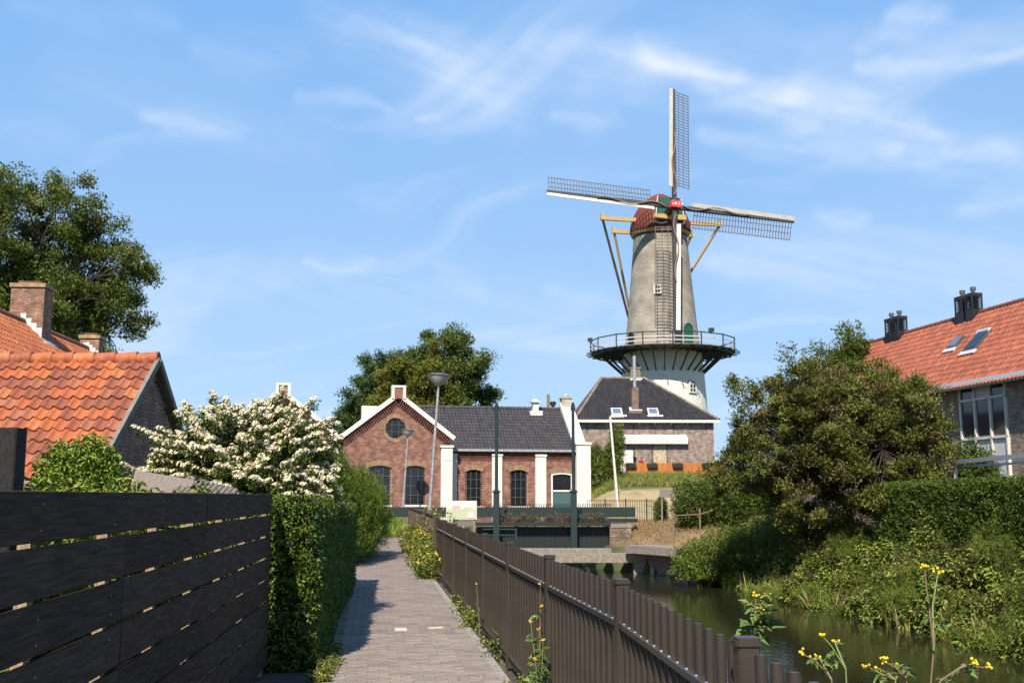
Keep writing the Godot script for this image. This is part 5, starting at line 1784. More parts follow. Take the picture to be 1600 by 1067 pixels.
func street_things() -> void:
	lamp(pw(35.2, 1.72), 5.62, Vector3(0.062, 0, 0.0), "leaning steel street lamp beside the end of the brown railing")
	lamp(pw(57.6, 1.5, 0.2), 4.95, Vector3(0.055, 0, 0.0), "leaning steel street lamp in front of the pumping station gable")
	# information board
	var bp := at(721, 797, 31.0)
	var I := thing("information_board", "faded pale information board on a post by the canal", "sign", Vector3(bp.x, 0, bp.z))
	var m := MB.new()
	m.box(Vector3(0, bp.y, 0), Vector3(0.86, 0.52, 0.03), Color(0.52, 0.52, 0.48))
	var bd := part(I, "panel", m, M.signpaper)
	m = MB.new()
	rng.seed = 9
	var pts: Array[Vector3] = [Vector3(-0.40, bp.y - 0.24, 0.02), Vector3(0.40, bp.y - 0.24, 0.02), Vector3(0.40, bp.y + 0.02, 0.02), Vector3(0.1, bp.y + 0.06, 0.02), Vector3(-0.2, bp.y + 0.0, 0.02), Vector3(-0.40, bp.y + 0.04, 0.02)]
	m.poly(pts, Color(0.40, 0.42, 0.27))
	m.box(Vector3(-0.15, bp.y + 0.05, 0.022), Vector3(0.22, 0.16, 0.004), Color(0.42, 0.36, 0.31))
	for k in 9: m.box(Vector3(rng.randf_range(-0.3, 0.3), bp.y + rng.randf_range(-0.2, 0.12), 0.024), Vector3(rng.randf_range(0.06, 0.22), 0.02, 0.004), Color(0.55, 0.56, 0.5))
	m.box(Vector3(0.27, bp.y - 0.14, 0.026), Vector3(0.16, 0.16, 0.004), Color(0.56, 0.50, 0.50))
	part(bd, "print", m, M.signpaper)
	for q in [-0.32, 0.36]:
		m = MB.new()
		m.box(Vector3(q, (bp.y - 0.2) / 2, -0.04), Vector3(0.06, bp.y - 0.2, 0.05))
		part(I, "leg", m, M.greywood)
	# low green handrail at the quay
	var g := thing("green_handrail", "low dark green handrail on the quay near the sluice", "railing", at(775, 860, 40.0) * Vector3(1, 0, 1))
	for q in [[-0.75, 0.0], [0.0, 0.0], [0.72, 0.0]]:
		m = MB.new()
		m.bar(Vector3(q[0], 0, 0), Vector3(q[0], 0.48, 0), 0.07, 0.07)
		part(g, "post", m, M.darkgreen)
	for yy in [0.46, 0.25]:
		m = MB.new()
		m.bar(Vector3(-0.78, yy, 0), Vector3(0.75, yy, 0), 0.05, 0.05)
		part(g, "rail", m, M.darkgreen)
	# second, mesh railing further along the path
	var R := thing("mesh_railing", "brown mesh railing overgrown with weeds beyond the steel railing", "railing", pw(27.0, 1.5), PYAW)
	for k in 9:
		m = MB.new()
		m.box(Vector3(0, 0.6, -k * 2.4), Vector3(0.06, 1.2, 0.06))
		part(R, "post", m, M.brownpost)
	for yy in [1.17, 0.12]:
		m = MB.new()
		m.bar(Vector3(0, yy, 0), Vector3(0, yy, -19.2), 0.05, 0.05)
		part(R, "rail", m, M.brownpost)
	m = MB.new()
	for k in 130:
		m.bar(Vector3(0, 0.15, -k * 0.148), Vector3(0, 1.15, -k * 0.148 - 0.5), 0.018, 0.018)
		m.bar(Vector3(0.01, 1.15, -k * 0.148), Vector3(0.01, 0.15, -k * 0.148 - 0.5), 0.018, 0.018)
	part(R, "mesh", m, M.brownpost, "stuff")
	# green site fence before the gable
	var gf := thing("green_fence", "dark green bar fence in front of the pumping station gable", "fence", Vector3(-7.2, 0.1, -56.5))
	for k in 44:
		m = MB.new()
		m.bar(Vector3(-1.0 + k * 0.12, 0, 0), Vector3(-1.0 + k * 0.12, 0.98, 0), 0.025, 0.025)
		part(gf, "bar", m, M.darkgreen)
	m = MB.new()
	m.box(Vector3(1.6, 0.86, 0.03), Vector3(5.3, 0.2, 0.05))
	part(gf, "rail", m, M.darkgreen)
	# white mast leaning before the mill house
	var b0 := at(966, 787, 66.0)
	var t0 := at(953.5, 651, 66.0)
	var wp := thing("white_mast", "thin leaning white mast with a short arm in front of the brick house", "mast", Vector3(b0.x, ground_y(to_st(b0.x, b0.z).x, to_st(b0.x, b0.z).y), b0.z))
	m = MB.new()
	m.tube([Vector3(0, -0.1, 0), t0 - wp.position], [0.085, 0.065], 10)
	part(wp, "pole", m, M.white)
	m = MB.new()
	m.bar(t0 - wp.position, t0 - wp.position + Vector3(0.85, 0.02, 0), 0.08, 0.08)
	part(wp, "arm", m, M.white)
	# low iron fence below the dike
	var f0 := at(918, 800, 62.0); var f1 := at(1022, 806, 60.0)
	var fy := 0.2
	var ir := thing("iron_fence", "low dark iron bar fence below the straw coloured dike slope", "fence", Vector3(f0.x, fy, f0.z))
	var dv := Vector3(f1.x - f0.x, 0, f1.z - f0.z)
	for k in 30:
		var thick := 0.07 if k % 9 == 8 else 0.022
		m = MB.new()
		m.bar(dv * k / 29.0, dv * k / 29.0 + Vector3.UP * (1.3 if thick > 0.05 else 1.22), thick, thick)
		part(ir, "post" if thick > 0.05 else "bar", m, M.blackmetal)
	for yy in [0.12, 1.2]:
		m = MB.new()
		m.bar(Vector3.UP * yy, dv + Vector3.UP * yy, 0.035, 0.035)
		part(ir, "rail", m, M.blackmetal)
	# notice board on the bank and its rail
	var nb := at(1043, 771, 50.0)
	var gy := ground_y(to_st(nb.x, nb.z).x, to_st(nb.x, nb.z).y)
	var no := thing("notice_board", "small weathered wooden board on two posts before the bank shrubs", "sign", Vector3(nb.x, gy, nb.z))
	m = MB.new()
	m.box(Vector3(0, nb.y - gy, 0.05), Vector3(0.72, 0.36, 0.03))
	part(no, "panel", m, M.greywood)
	for q in [-0.26, 0.26]:
		m = MB.new()
		m.box(Vector3(q, (nb.y - gy) / 2, 0), Vector3(0.07, nb.y - gy + 0.3, 0.06))
		part(no, "leg", m, M.greywood)
	var hr := at(1054, 868, 42.0)
	var hy := -0.5
	var hl := thing("bank_handrail", "thin rusty pipe handrail at the water's edge of the bank", "railing", Vector3(hr.x, hy, hr.z))
	var e1 := at(1052, 806, 42.0) - hl.position
	var e2 := at(1094, 804, 43.5) - hl.position
	for q in [[Vector3(0, -0.4, 0), e1 + Vector3.UP * 0.12, "post"], [Vector3(e2.x, -0.3, e2.z), e2 + Vector3.UP * 0.25, "post"], [e1, e2, "rail"], [e2, at(1115, 797, 45.0) - hl.position, "rail"]]:
		m = MB.new()
		m.tube([q[0], q[1]], [0.03, 0.03], 8)
		part(hl, q[2], m, M.brownpole)

# ---------------------------------------------------------------- plants
func garden_left() -> void:
	var green := [Color(0.055, 0.10, 0.022), Color(0.085, 0.135, 0.03), Color(0.12, 0.17, 0.04), Color(0.04, 0.075, 0.02)]
	# hedge along the path (local x = t, z = -s)
	hedge("clipped_hedge", "dense dark green clipped hedge between the board fence and the brick path", pw(11.0, -1.0), PYAW,
		[Vector2(-0.9, 0.0), Vector2(0.42, 0.0), Vector2(0.62, -9.7), Vector2(-0.9, -9.7)], [1.60, 1.50], 1400.0, 0.07, green, "twig5", 610, "tfr")
	var row := []
	for k in 9:
		row.append([Vector3(-0.28 - 0.08 * sin(k * 2.1) + 0.0932 * (4.0 - k * 0.75), 0.9, 4.0 - k * 0.75), Vector3(0.34, 0.82, 0.44)])
	blob_bush("garden_shrubs_row", "row of bright green shrubs showing through the gaps of the board fence", "shrub", Vector3(-2.35, 0, -7.6), row, 9000, 0.10, [Color(0.10, 0.14, 0.03), Color(0.14, 0.18, 0.04), Color(0.16, 0.165, 0.05)], "twig5", "leafy", 620)
	var c := at(132, 775, 9.6)
	blob_bush("round_shrub", "round glossy green shrub in front of the orange tiled roof", "shrub", Vector3(c.x, 0, c.z),
		[[Vector3(0, 1.6, 0), Vector3(0.43, 0.54, 0.45)], [Vector3(0.0, 0.9, 0), Vector3(0.47, 0.8, 0.47)]], 8500, 0.078, [Color(0.13, 0.21, 0.035), Color(0.18, 0.26, 0.05), Color(0.09, 0.15, 0.03)], "twig5", "leafy", 630)
	# weathered lean-to roof
	var sp := at(268, 775, 12.4)
	var S := thing("weathered_shed", "small shed with grey weathered plank roof under the white blossom", "shed", Vector3(sp.x, 0, sp.z), 0.05)
	var m := MB.new()
	m.box(Vector3(0.06, 0.84, -0.5), Vector3(0.9, 1.68, 0.7))
	part(S, "wall", m, M.greywood)
	rng.seed = 21
	var tilt := Basis(Vector3.BACK, -0.17)
	for k in 4:
		m = MB.new()
		m.box(Vector3(-0.22 + k * 0.02, 1.66 + k * 0.06, 0.02 - k * 0.085), Vector3(0.5 + k * 0.06, 0.095, 0.03), jit(Color.WHITE * 0.95, 0.15), tilt * Basis(Vector3.RIGHT, -0.3))
		part(S, "plank", m, M.greywood)
	for k in 11:
		m = MB.new()
		m.tube([Vector3(0.04 + k * 0.055, 1.70 - k * 0.0145, 0.06), Vector3(0.04 + k * 0.055, 1.86 - k * 0.0145, -0.6)], [0.03, 0.03], 8, jit(Color.WHITE * 0.9, 0.15))
		part(S, "corrugation", m, M.greywood)
	# white blossom bush
	rng.seed = 700
	var o := at(380, 775, 14.6)
	var W := thing("blossom_bush", "large arching shrub covered in creamy white blossom", "shrub", Vector3(o.x, 0, o.z))
	var wood := MB.new()
	var fl := Spray.new()
	var lv := Spray.new()
	var leafc := [Color(0.05, 0.085, 0.02), Color(0.08, 0.12, 0.028), Color(0.035, 0.06, 0.016)]
	var cream := [Color(0.72, 0.65, 0.44), Color(0.80, 0.74, 0.55), Color(0.66, 0.58, 0.36), Color(0.78, 0.70, 0.48)]
	for k in 1050:
		var a := rng.randf_range(-0.25, PI + 0.25) if k % 4 else rng.randf() * TAU
		var el := rng.randf_range(-0.25, 1.3)
		var d := Vector3(cos(a) * cos(el), sin(el), sin(a) * cos(el) * 0.85)
		var hub := Vector3(0.02, 1.5, 0) + d * Vector3(0.86, 0.92, 0.6) * rng.randf_range(0.3, 1.0) + rdir() * 0.12
		var l := rng.randf_range(0.42, 0.72)
		if rng.randf() < 0.12: l *= 1.4
		d = (d + rdir() * 0.45).normalized()
		var reach := hub + d * l
		if reach.x > 1.15 or (reach.x > 0.75 and reach.y < 1.6): continue
		var pts := []
		var rad := []
		var bend := Vector3(d.x, 0, d.z) * 0.25 + Vector3(0, -0.5 * rng.randf() * (1.0 - 0.5 * sin(maxf(el, 0.0))), 0)
		for q in 8:
			var f := q / 7.0
			pts.append(hub + d * l * f + bend * l * f * f); rad.append(lerpf(0.012, 0.004, f))
		wood.tube(pts, rad, 4, Color.WHITE, false)
		var prev: Vector3 = pts[0]
		for q in 30:
			var f := 0.2 + 0.8 * q / 29.0
			var ff := f * 7.0
			var i0 := mini(int(ff), 6)
			var p: Vector3 = pts[i0].lerp(pts[i0 + 1], ff - i0)
			for j in 2:
				var off := rdir() * 0.035 * rng.randf_range(0.4, 1.2)
				off.y = absf(off.y) * 0.9 + 0.012
				if rng.randf() < 0.86: fl.add(p + off, rbasis(rng.randf_range(0.055, 0.095), 0.7), pick(cream))
			lv.add(p + rdir() * 0.05 - Vector3(0, 0.03, 0), rbasis(rng.randf_range(0.06, 0.10), 1.0), pick(leafc))
	for k in 26: wood.tube([Vector3(rng.randf_range(-0.12, 0.12), 0, rng.randf_range(-0.12, 0.12)), Vector3(rng.randf_range(-0.5, 0.5), rng.randf_range(0.9, 1.8), rng.randf_range(-0.4, 0.3))], [0.03, 0.012], 5)
	for k in 5200:
		var d := rdir()
		var p := Vector3(0, 1.35, 0) + d * Vector3(0.92, 0.98, 0.6) * pow(rng.randf(), 0.35)
		lv.add(p, rbasis(rng.randf_range(0.06, 0.11), 1.0), pick(leafc))
	part(W, "stem", wood, M.bark)
	sprayed(W, "foliage", lv, M.twig5, M.leafy, "stuff")
	sprayed(W, "blossom", fl, M.blossom, M.petal, "stuff")
	var dk := at(310, 775, 17.0)
	blob_bush("evergreen_shrub", "dark evergreen shrub peeping over the white blossom by the brick gable", "shrub", Vector3(dk.x, 0, dk.z),
		[[Vector3(-0.15, 1.75, 0), Vector3(0.42, 1.1, 0.5)], [Vector3(0.45, 1.9, 0.1), Vector3(0.35, 1.15, 0.4)], [Vector3(1.0, 1.8, 0.2), Vector3(0.35, 1.1, 0.4)]], 2400, 0.13, [Color(0.03, 0.05, 0.02), Color(0.045, 0.07, 0.025)], "twig5", "leafy", 640)
	# bushes that close the path
	var bright := [Color(0.075, 0.13, 0.025), Color(0.11, 0.17, 0.035), Color(0.05, 0.09, 0.02)]
	blob_bush("conifer_bush", "feathery bright green bush leaning over the path beyond the clipped hedge", "shrub", pw(27.0, -1.0),
		[[Vector3(-0.2, 1.5, 0.9), Vector3(0.8, 1.2, 1.3)], [Vector3(0.25, 1.35, -1.4), Vector3(0.85, 1.05, 1.7)], [Vector3(-0.1, 2.2, -0.4), Vector3(0.45, 0.65, 0.6)], [Vector3(0.25, 0.7, -0.6), Vector3(0.8, 0.75, 2.2)], [Vector3(0.1, 1.1, -3.8), Vector3(0.9, 1.2, 1.6)]], 9500, 0.17, bright, "fine", "leafdull", 650)
	blob_bush("low_shrub", "leafy green shrub growing behind the clipped hedge under the blossom", "shrub", pw(17.5, -1.9),
		[[Vector3(0, 0.9, 1.0), Vector3(0.75, 0.85, 1.2)], [Vector3(0.3, 0.95, -2.0), Vector3(0.75, 0.85, 1.9)]], 5200, 0.14, bright, "twig5", "leafy", 660)

func greenery_right() -> void:
	var mid := [Color(0.045, 0.08, 0.02), Color(0.07, 0.115, 0.028), Color(0.10, 0.145, 0.035)]
	hedge("bank_hedge", "long clipped green hedge on top of the far canal bank", pw(19.0, 14.6, 0.0), PYAW,
		[Vector2(0.0, 6.0), Vector2(1.6, 6.0), Vector2(1.6, -11.6), Vector2(0.0, -11.6)], [2.06, 1.92], 300.0, 0.15, mid, "twig9", 670, "tfl")
	var y := 0.3
	var bush := [
		["bank_shrub", "broad green shrub on the bank beside the notice board", at(1120, 775, 46.0), [[Vector3(-0.9, 1.0, 0), Vector3(1.0, 1.15, 1.2)], [Vector3(0.7, 1.15, 0.2), Vector3(1.3, 1.25, 1.4)], [Vector3(2.2, 1.1, 0), Vector3(1.2, 1.1, 1.2)]], 0.2, 6500, mid, 0.2],
		["waterside_shrub", "light green shrub hanging over the water beside the wing wall", at(1130, 860, 39.0), [[Vector3(-0.95, 0.35, 0.4), Vector3(0.95, 0.95, 1.0)], [Vector3(0.3, 0.85, -0.2), Vector3(1.0, 1.0, 1.1)], [Vector3(1.2, 0.5, 0.3), Vector3(1.1, 0.95, 1.0)]], -1.2, 6000, [Color(0.075, 0.13, 0.03), Color(0.11, 0.17, 0.04), Color(0.15, 0.19, 0.06)], 0.17],
		["garden_conifer", "rounded conifer against the windows of the terraced house", at(1525, 775, 34.5), [[Vector3(0, 1.0, 0), Vector3(0.8, 1.75, 0.8)]], 0.6, 2600, [Color(0.05, 0.09, 0.02), Color(0.08, 0.13, 0.03)], 0.2],
		["ivy_stump", "ivy covered post beside the notice board", at(1033, 800, 51.0), [[Vector3(0, 0.75, 0), Vector3(0.32, 0.85, 0.3)]], 0.1, 700, mid, 0.16],
		["dike_shrub", "tall loose shrub in front of the brick house wall", at(945, 775, 74.0), [[Vector3(-0.3, 1.1, 0), Vector3(1.2, 1.5, 0.9)], [Vector3(0.6, 2.0, 0), Vector3(0.75, 1.5, 0.7)], [Vector3(0.9, 3.4, 0), Vector3(0.5, 1.2, 0.5)], [Vector3(-0.6, 2.4, 0), Vector3(0.5, 0.9, 0.5)]], 1.9, 3600, [Color(0.06, 0.10, 0.025), Color(0.10, 0.15, 0.04), Color(0.16, 0.20, 0.07)], 0.26],
		["terrace_shrub", "dark shrub at the end of the orange terrace screen", at(1135, 775, 72.0), [[Vector3(0.7, 0.7, 0), Vector3(1.2, 1.0, 1.0)], [Vector3(-1.0, 0.1, 0.5), Vector3(1.2, 0.6, 0.8)]], 1.9, 2200, mid, 0.26]]
	var sd := 680
	for b in bush:
		var p: Vector3 = b[2]
		blob_bush(b[0], b[1], "shrub", Vector3(p.x, b[4], p.z), b[3], b[5], b[7], b[6], "twig9", "leafy", sd)
		sd += 1
	# nettles, docks and brambles that cover the bank
	rng.seed = 720
	var sp := Spray.new()
	var dry := Spray.new()
	var fn := FastNoiseLite.new()
	fn.seed = 4; fn.frequency = 0.35
	var fresh := [Color(0.10, 0.15, 0.035), Color(0.135, 0.185, 0.045), Color(0.07, 0.11, 0.03), Color(0.16, 0.20, 0.06)]
	var reeds := Spray.new()
	var fineleaf := Spray.new()
	for k in 1550:
		var s := rng.randf_range(12.0, 41.0)
		var f := bank_foot(s)
		var u := rng.randf()
		var t := f - 0.1 + u * 3.6
		var g := maxf(ground_y(s, t), -1.5)
		var n := fn.get_noise_2d(s, t)
		var h := (0.4 + 1.0 * clampf(0.35 + n * 1.6, 0, 1)) * rng.randf_range(0.7, 1.25) * (0.7 if u < 0.12 else 1.0)
		if s > 28.0: h *= 0.75
		h *= 0.8
		var base := pick(fresh)
		var p := pw(s, t, g)
		var sort := fn.get_noise_2d(s * 1.7 + 80.0, t * 1.7)
		if sort > 0.18:
			# feathery, paler growth
			for j in 70: fineleaf.add(p + Vector3(rng.randfn() * 0.2, pow(rng.randf(), 0.7) * h * 1.1, rng.randfn() * 0.2), rbasis(rng.randf_range(0.10, 0.17), 1.0), jit(base, 0.2))
			continue
		if u < 0.2 and rng.randf() < 0.6:
			for j in 3: reeds.add(p + Vector3(rng.randfn() * 0.15, 0, rng.randfn() * 0.15), rbasis(rng.randf_range(0.35, 0.7), 0.5), pick([Color(0.09, 0.13, 0.035), Color(0.16, 0.17, 0.06), Color(0.26, 0.21, 0.10)]))
		for j in (40 if sort > -0.2 else 26):
			var yy := pow(rng.randf(), 0.6) * h
			var r := 0.26 * (1.15 - 0.7 * yy / h)
			sp.add(p + Vector3(rng.randfn() * r * 0.7, yy, rng.randfn() * r * 0.7), rbasis((1.35 if sort < -0.2 else 1.0) * rng.randf_range(0.12, 0.24), 0.8), jit(base.lerp(pick(fresh), 0.3), 0.12))
		if n > -0.05 and rng.randf() < 0.45:
			for j in 9:
				var q := p + Vector3(rng.randfn() * 0.25, 0, rng.randfn() * 0.25)
				for i in 5: dry.add(q + Vector3(0, h * (0.75 + i * 0.09), 0), rbasis(rng.randf_range(0.07, 0.11), 0.5), pick([Color(0.20, 0.13, 0.07), Color(0.24, 0.19, 0.09), Color(0.15, 0.11, 0.05)]))
	var fl := sprayed(self, "feathery_weeds", fineleaf, M.fine, M.leafdull, "stuff")
	fl.set_meta("label", "feathery pale green weeds growing among the bank nettles"); fl.set_meta("category", "weeds")
	var rd := sprayed(self, "reeds", reeds, M.blades, M.leafdull, "stuff")
	rd.set_meta("label", "thin reeds and grass leaning out over the canal water"); rd.set_meta("category", "reeds")
	var un := sprayed(self, "bank_undergrowth", sp, M.twig5, M.leafy, "stuff")
	un.set_meta("label", "nettles and brambles covering the far bank down to the water"); un.set_meta("category", "undergrowth")
	var dr := sprayed(self, "dock_seedheads", dry, M.tuft, M.leafdull, "stuff")
	dr.set_meta("label", "brown seed heads of dock standing in the bank nettles"); dr.set_meta("category", "weeds")
	# dry reddish growth on the quay slope and grass on the dike
	var gr := Spray.new()
	for k in 2600:
		var s := rng.randf_range(41.0, 52.0)
		var t := bank_foot(s) + rng.randf_range(0.5, 5.5)
		gr.add(pw(s, t, ground_y(s, t)), rbasis(rng.randf_range(0.1, 0.24), 0.5), pick([Color(0.36, 0.22, 0.11), Color(0.30, 0.18, 0.10), Color(0.22, 0.19, 0.07), Color(0.42, 0.29, 0.16)]))
	for k in 2600:
		var x := rng.randf_range(3.8, 13.0)
		var z := -rng.randf_range(71.0, 76.2)
		var q := to_st(x, z)
		gr.add(Vector3(x, ground_y(q.x, q.y), z), rbasis(rng.randf_range(0.2, 0.5), 0.3), pick([Color(0.07, 0.11, 0.03), Color(0.12, 0.15, 0.045), Color(0.20, 0.19, 0.08)]))
	for k in 1500:
		var q := Vector2(rng.randf_range(44.0, 57.0), rng.randf_range(-2.0, 1.3))
		gr.add(pw(q.x, q.y, ground_y(q.x, q.y)), rbasis(rng.randf_range(0.3, 0.7), 0.3), pick([Color(0.09, 0.14, 0.03), Color(0.14, 0.18, 0.045), Color(0.06, 0.10, 0.025)]))
	var gg := sprayed(self, "grass", gr, M.blades, M.leafdull, "stuff")
	gg.set_meta("label", "rough grass and dry reddish weeds on the quay and the dike slope"); gg.set_meta("category", "grass")

func trees() -> void:
	tree("broadleaf_tree", "tall airy broadleaf tree rising behind the orange tiled house", at(45, 775, 60.0) * Vector3(1, 0, 1), {
		"trunk": 5.0, "girth": 0.42, "centre": Vector3(-0.6, 11.8, 0), "radii": Vector3(6.6, 7.6, 6.6), "clumps": 430, "clump_r": 1.0, "per": 72, "size": 0.42, "limbs": 16, "gap": -0.1,
		"cols": [Color(0.08, 0.115, 0.036), Color(0.105, 0.145, 0.044), Color(0.06, 0.09, 0.03), Color(0.125, 0.155, 0.05)], "leaf": "twig9", "mat": "leafdull", "seed": 801})
	tree("broadleaf_tree", "broad dark green tree behind the roof of the pumping station", at(690, 775, 90.0) * Vector3(1, 0, 1), {
		"trunk": 3.0, "girth": 0.4, "centre": Vector3(0, 8.9, 0), "radii": Vector3(4.3, 6.0, 4.3), "clumps": 230, "clump_r": 1.0, "per": 90, "size": 0.5, "gap": -0.35,
		"cols": [Color(0.065, 0.105, 0.038), Color(0.085, 0.13, 0.045), Color(0.10, 0.145, 0.048)], "leaf": "twig9", "mat": "leafdull", "seed": 802})
	tree("broadleaf_tree", "round bluish green tree whose crown shows beside the gable peak", at(585, 775, 92.0) * Vector3(1, 0, 1), {
		"trunk": 2.5, "girth": 0.35, "centre": Vector3(0, 8.0, 0), "radii": Vector3(3.2, 5.6, 3.2), "clumps": 160, "clump_r": 1.0, "per": 90, "size": 0.5, "gap": -0.4,
		"cols": [Color(0.055, 0.10, 0.042), Color(0.07, 0.125, 0.048), Color(0.045, 0.08, 0.036)], "leaf": "twig9", "mat": "leafdull", "seed": 803})
	tree("broadleaf_tree", "olive yellow tree directly behind the pumping station gable", at(650, 775, 80.0) * Vector3(1, 0, 1), {
		"trunk": 2.0, "girth": 0.3, "centre": Vector3(0, 7.4, 0), "radii": Vector3(3.1, 5.0, 3.0), "clumps": 170, "clump_r": 0.85, "per": 90, "size": 0.42, "gap": -0.4,
		"cols": [Color(0.13, 0.145, 0.035), Color(0.15, 0.16, 0.04), Color(0.09, 0.12, 0.03)], "leaf": "twig9", "mat": "leafdull", "seed": 804})
	tree("hawthorn_tree", "wide hawthorn with rusty tinted leaves overhanging the canal bank", Vector3(10.6, 0.2, -34.5), {
		"trunk": 0.7, "girth": 0.16, "centre": Vector3(-0.2, 2.95, 0), "radii": Vector3(3.6, 3.0, 3.0), "wob": 0.6, "stray": 0.16, "clumps": 900, "clump_r": 0.36, "per": 42, "size": 0.21, "limbs": 16, "gap": -0.30, "low": -0.95,
		"cols": [Color(0.09, 0.115, 0.036), Color(0.115, 0.145, 0.042), Color(0.075, 0.095, 0.032), Color(0.25, 0.165, 0.085), Color(0.14, 0.165, 0.05), Color(0.12, 0.15, 0.042)], "leaf": "twig9", "mat": "leafy", "seed": 805})
	tree("broadleaf_tree", "light green tree top showing above the hawthorn by the red roof", at(1335, 775, 52.0) * Vector3(1, 0, 1), {
		"trunk": 2.0, "girth": 0.25, "centre": Vector3(0, 6.3, 0), "radii": Vector3(1.9, 3.4, 1.9), "clumps": 90, "clump_r": 0.7, "per": 80, "size": 0.32,
		"cols": [Color(0.07, 0.11, 0.03), Color(0.09, 0.135, 0.035)], "leaf": "twig9", "mat": "leafdull", "seed": 806})

func flower_plant(called: String, label: String, where: Vector3, stems: Array, leaf_l: float, sd: int, group: String) -> void:
	# stems: lists of points relative to where; each ends in a head of yellow flowers
	var P := thing(called, label, "flower", where, 0.0, group)
	rng.seed = sd
	var lv := MB.new()
	var fl := MB.new()
	for st in stems:
		var pts := []
		var rad := []
		for k in st.size():
			pts.append(st[k]); rad.append(lerpf(0.0042, 0.002, float(k) / (st.size() - 1)))
		var m := MB.new()
		m.tube(pts, rad, 7)
		part(P, "stem", m, M.stemgreen if rng.randf() < 0.5 else M.stemred)
		var tip: Vector3 = pts[-1]
		for k in 6:
			var d := rdir()
			d.y = d.y * 0.7 + 0.2
			var o := tip + d * rng.randf_range(0.005, 0.02)
			fl.ball(o, Vector3.ONE * rng.randf_range(0.004, 0.007), jit(Color(0.72, 0.50, 0.03), 0.15), 6, 4)
			fl.tri(tip - Vector3(0.001, 0.004, 0), tip + Vector3(0.001, -0.004, 0), o, Color(0.3, 0.33, 0.06))
		for k in (20 if leaf_l > 0.12 else 7):
			var f := rng.randf_range(0.12, 0.92)
			var ff := f * (pts.size() - 1)
			var i0 := mini(int(ff), pts.size() - 2)
			var p: Vector3 = pts[i0].lerp(pts[i0 + 1], ff - i0)
			var a := rng.randf() * TAU
			var d := Vector3(cos(a), rng.randf_range(-0.9, 0.5), sin(a)).normalized()
			var nn := Vector3(rng.randf_range(-0.5, 0.5), 0.8, 0.7).normalized()
			nn = (nn - d * d.dot(nn)).normalized()
			var l := leaf_l * rng.randf_range(0.5, 1.15) * (1.2 - f * 0.8)
			var col := jit(Color(0.13, 0.19, 0.05), 0.25)
			# a lobed leaf: a large end and two pairs of side lobes
			leaf_into(lv, p + d * l * 0.35, d, nn, l * 0.7, l * 0.42, col)
			for q in [0.25, 0.5]:
				for sg in [-1.0, 1.0]:
					var sd2: Vector3 = (d * 0.6 + d.cross(nn) * sg).normalized()
					leaf_into(lv, p + d * l * q, sd2, nn, l * 0.3, l * 0.18, col)
			lv.bar(p, p + d * l * 0.6, 0.003, 0.003, col)
	part(P, "leaf_set", lv, M.leafy)
	part(P, "blossom", fl, M.petal)

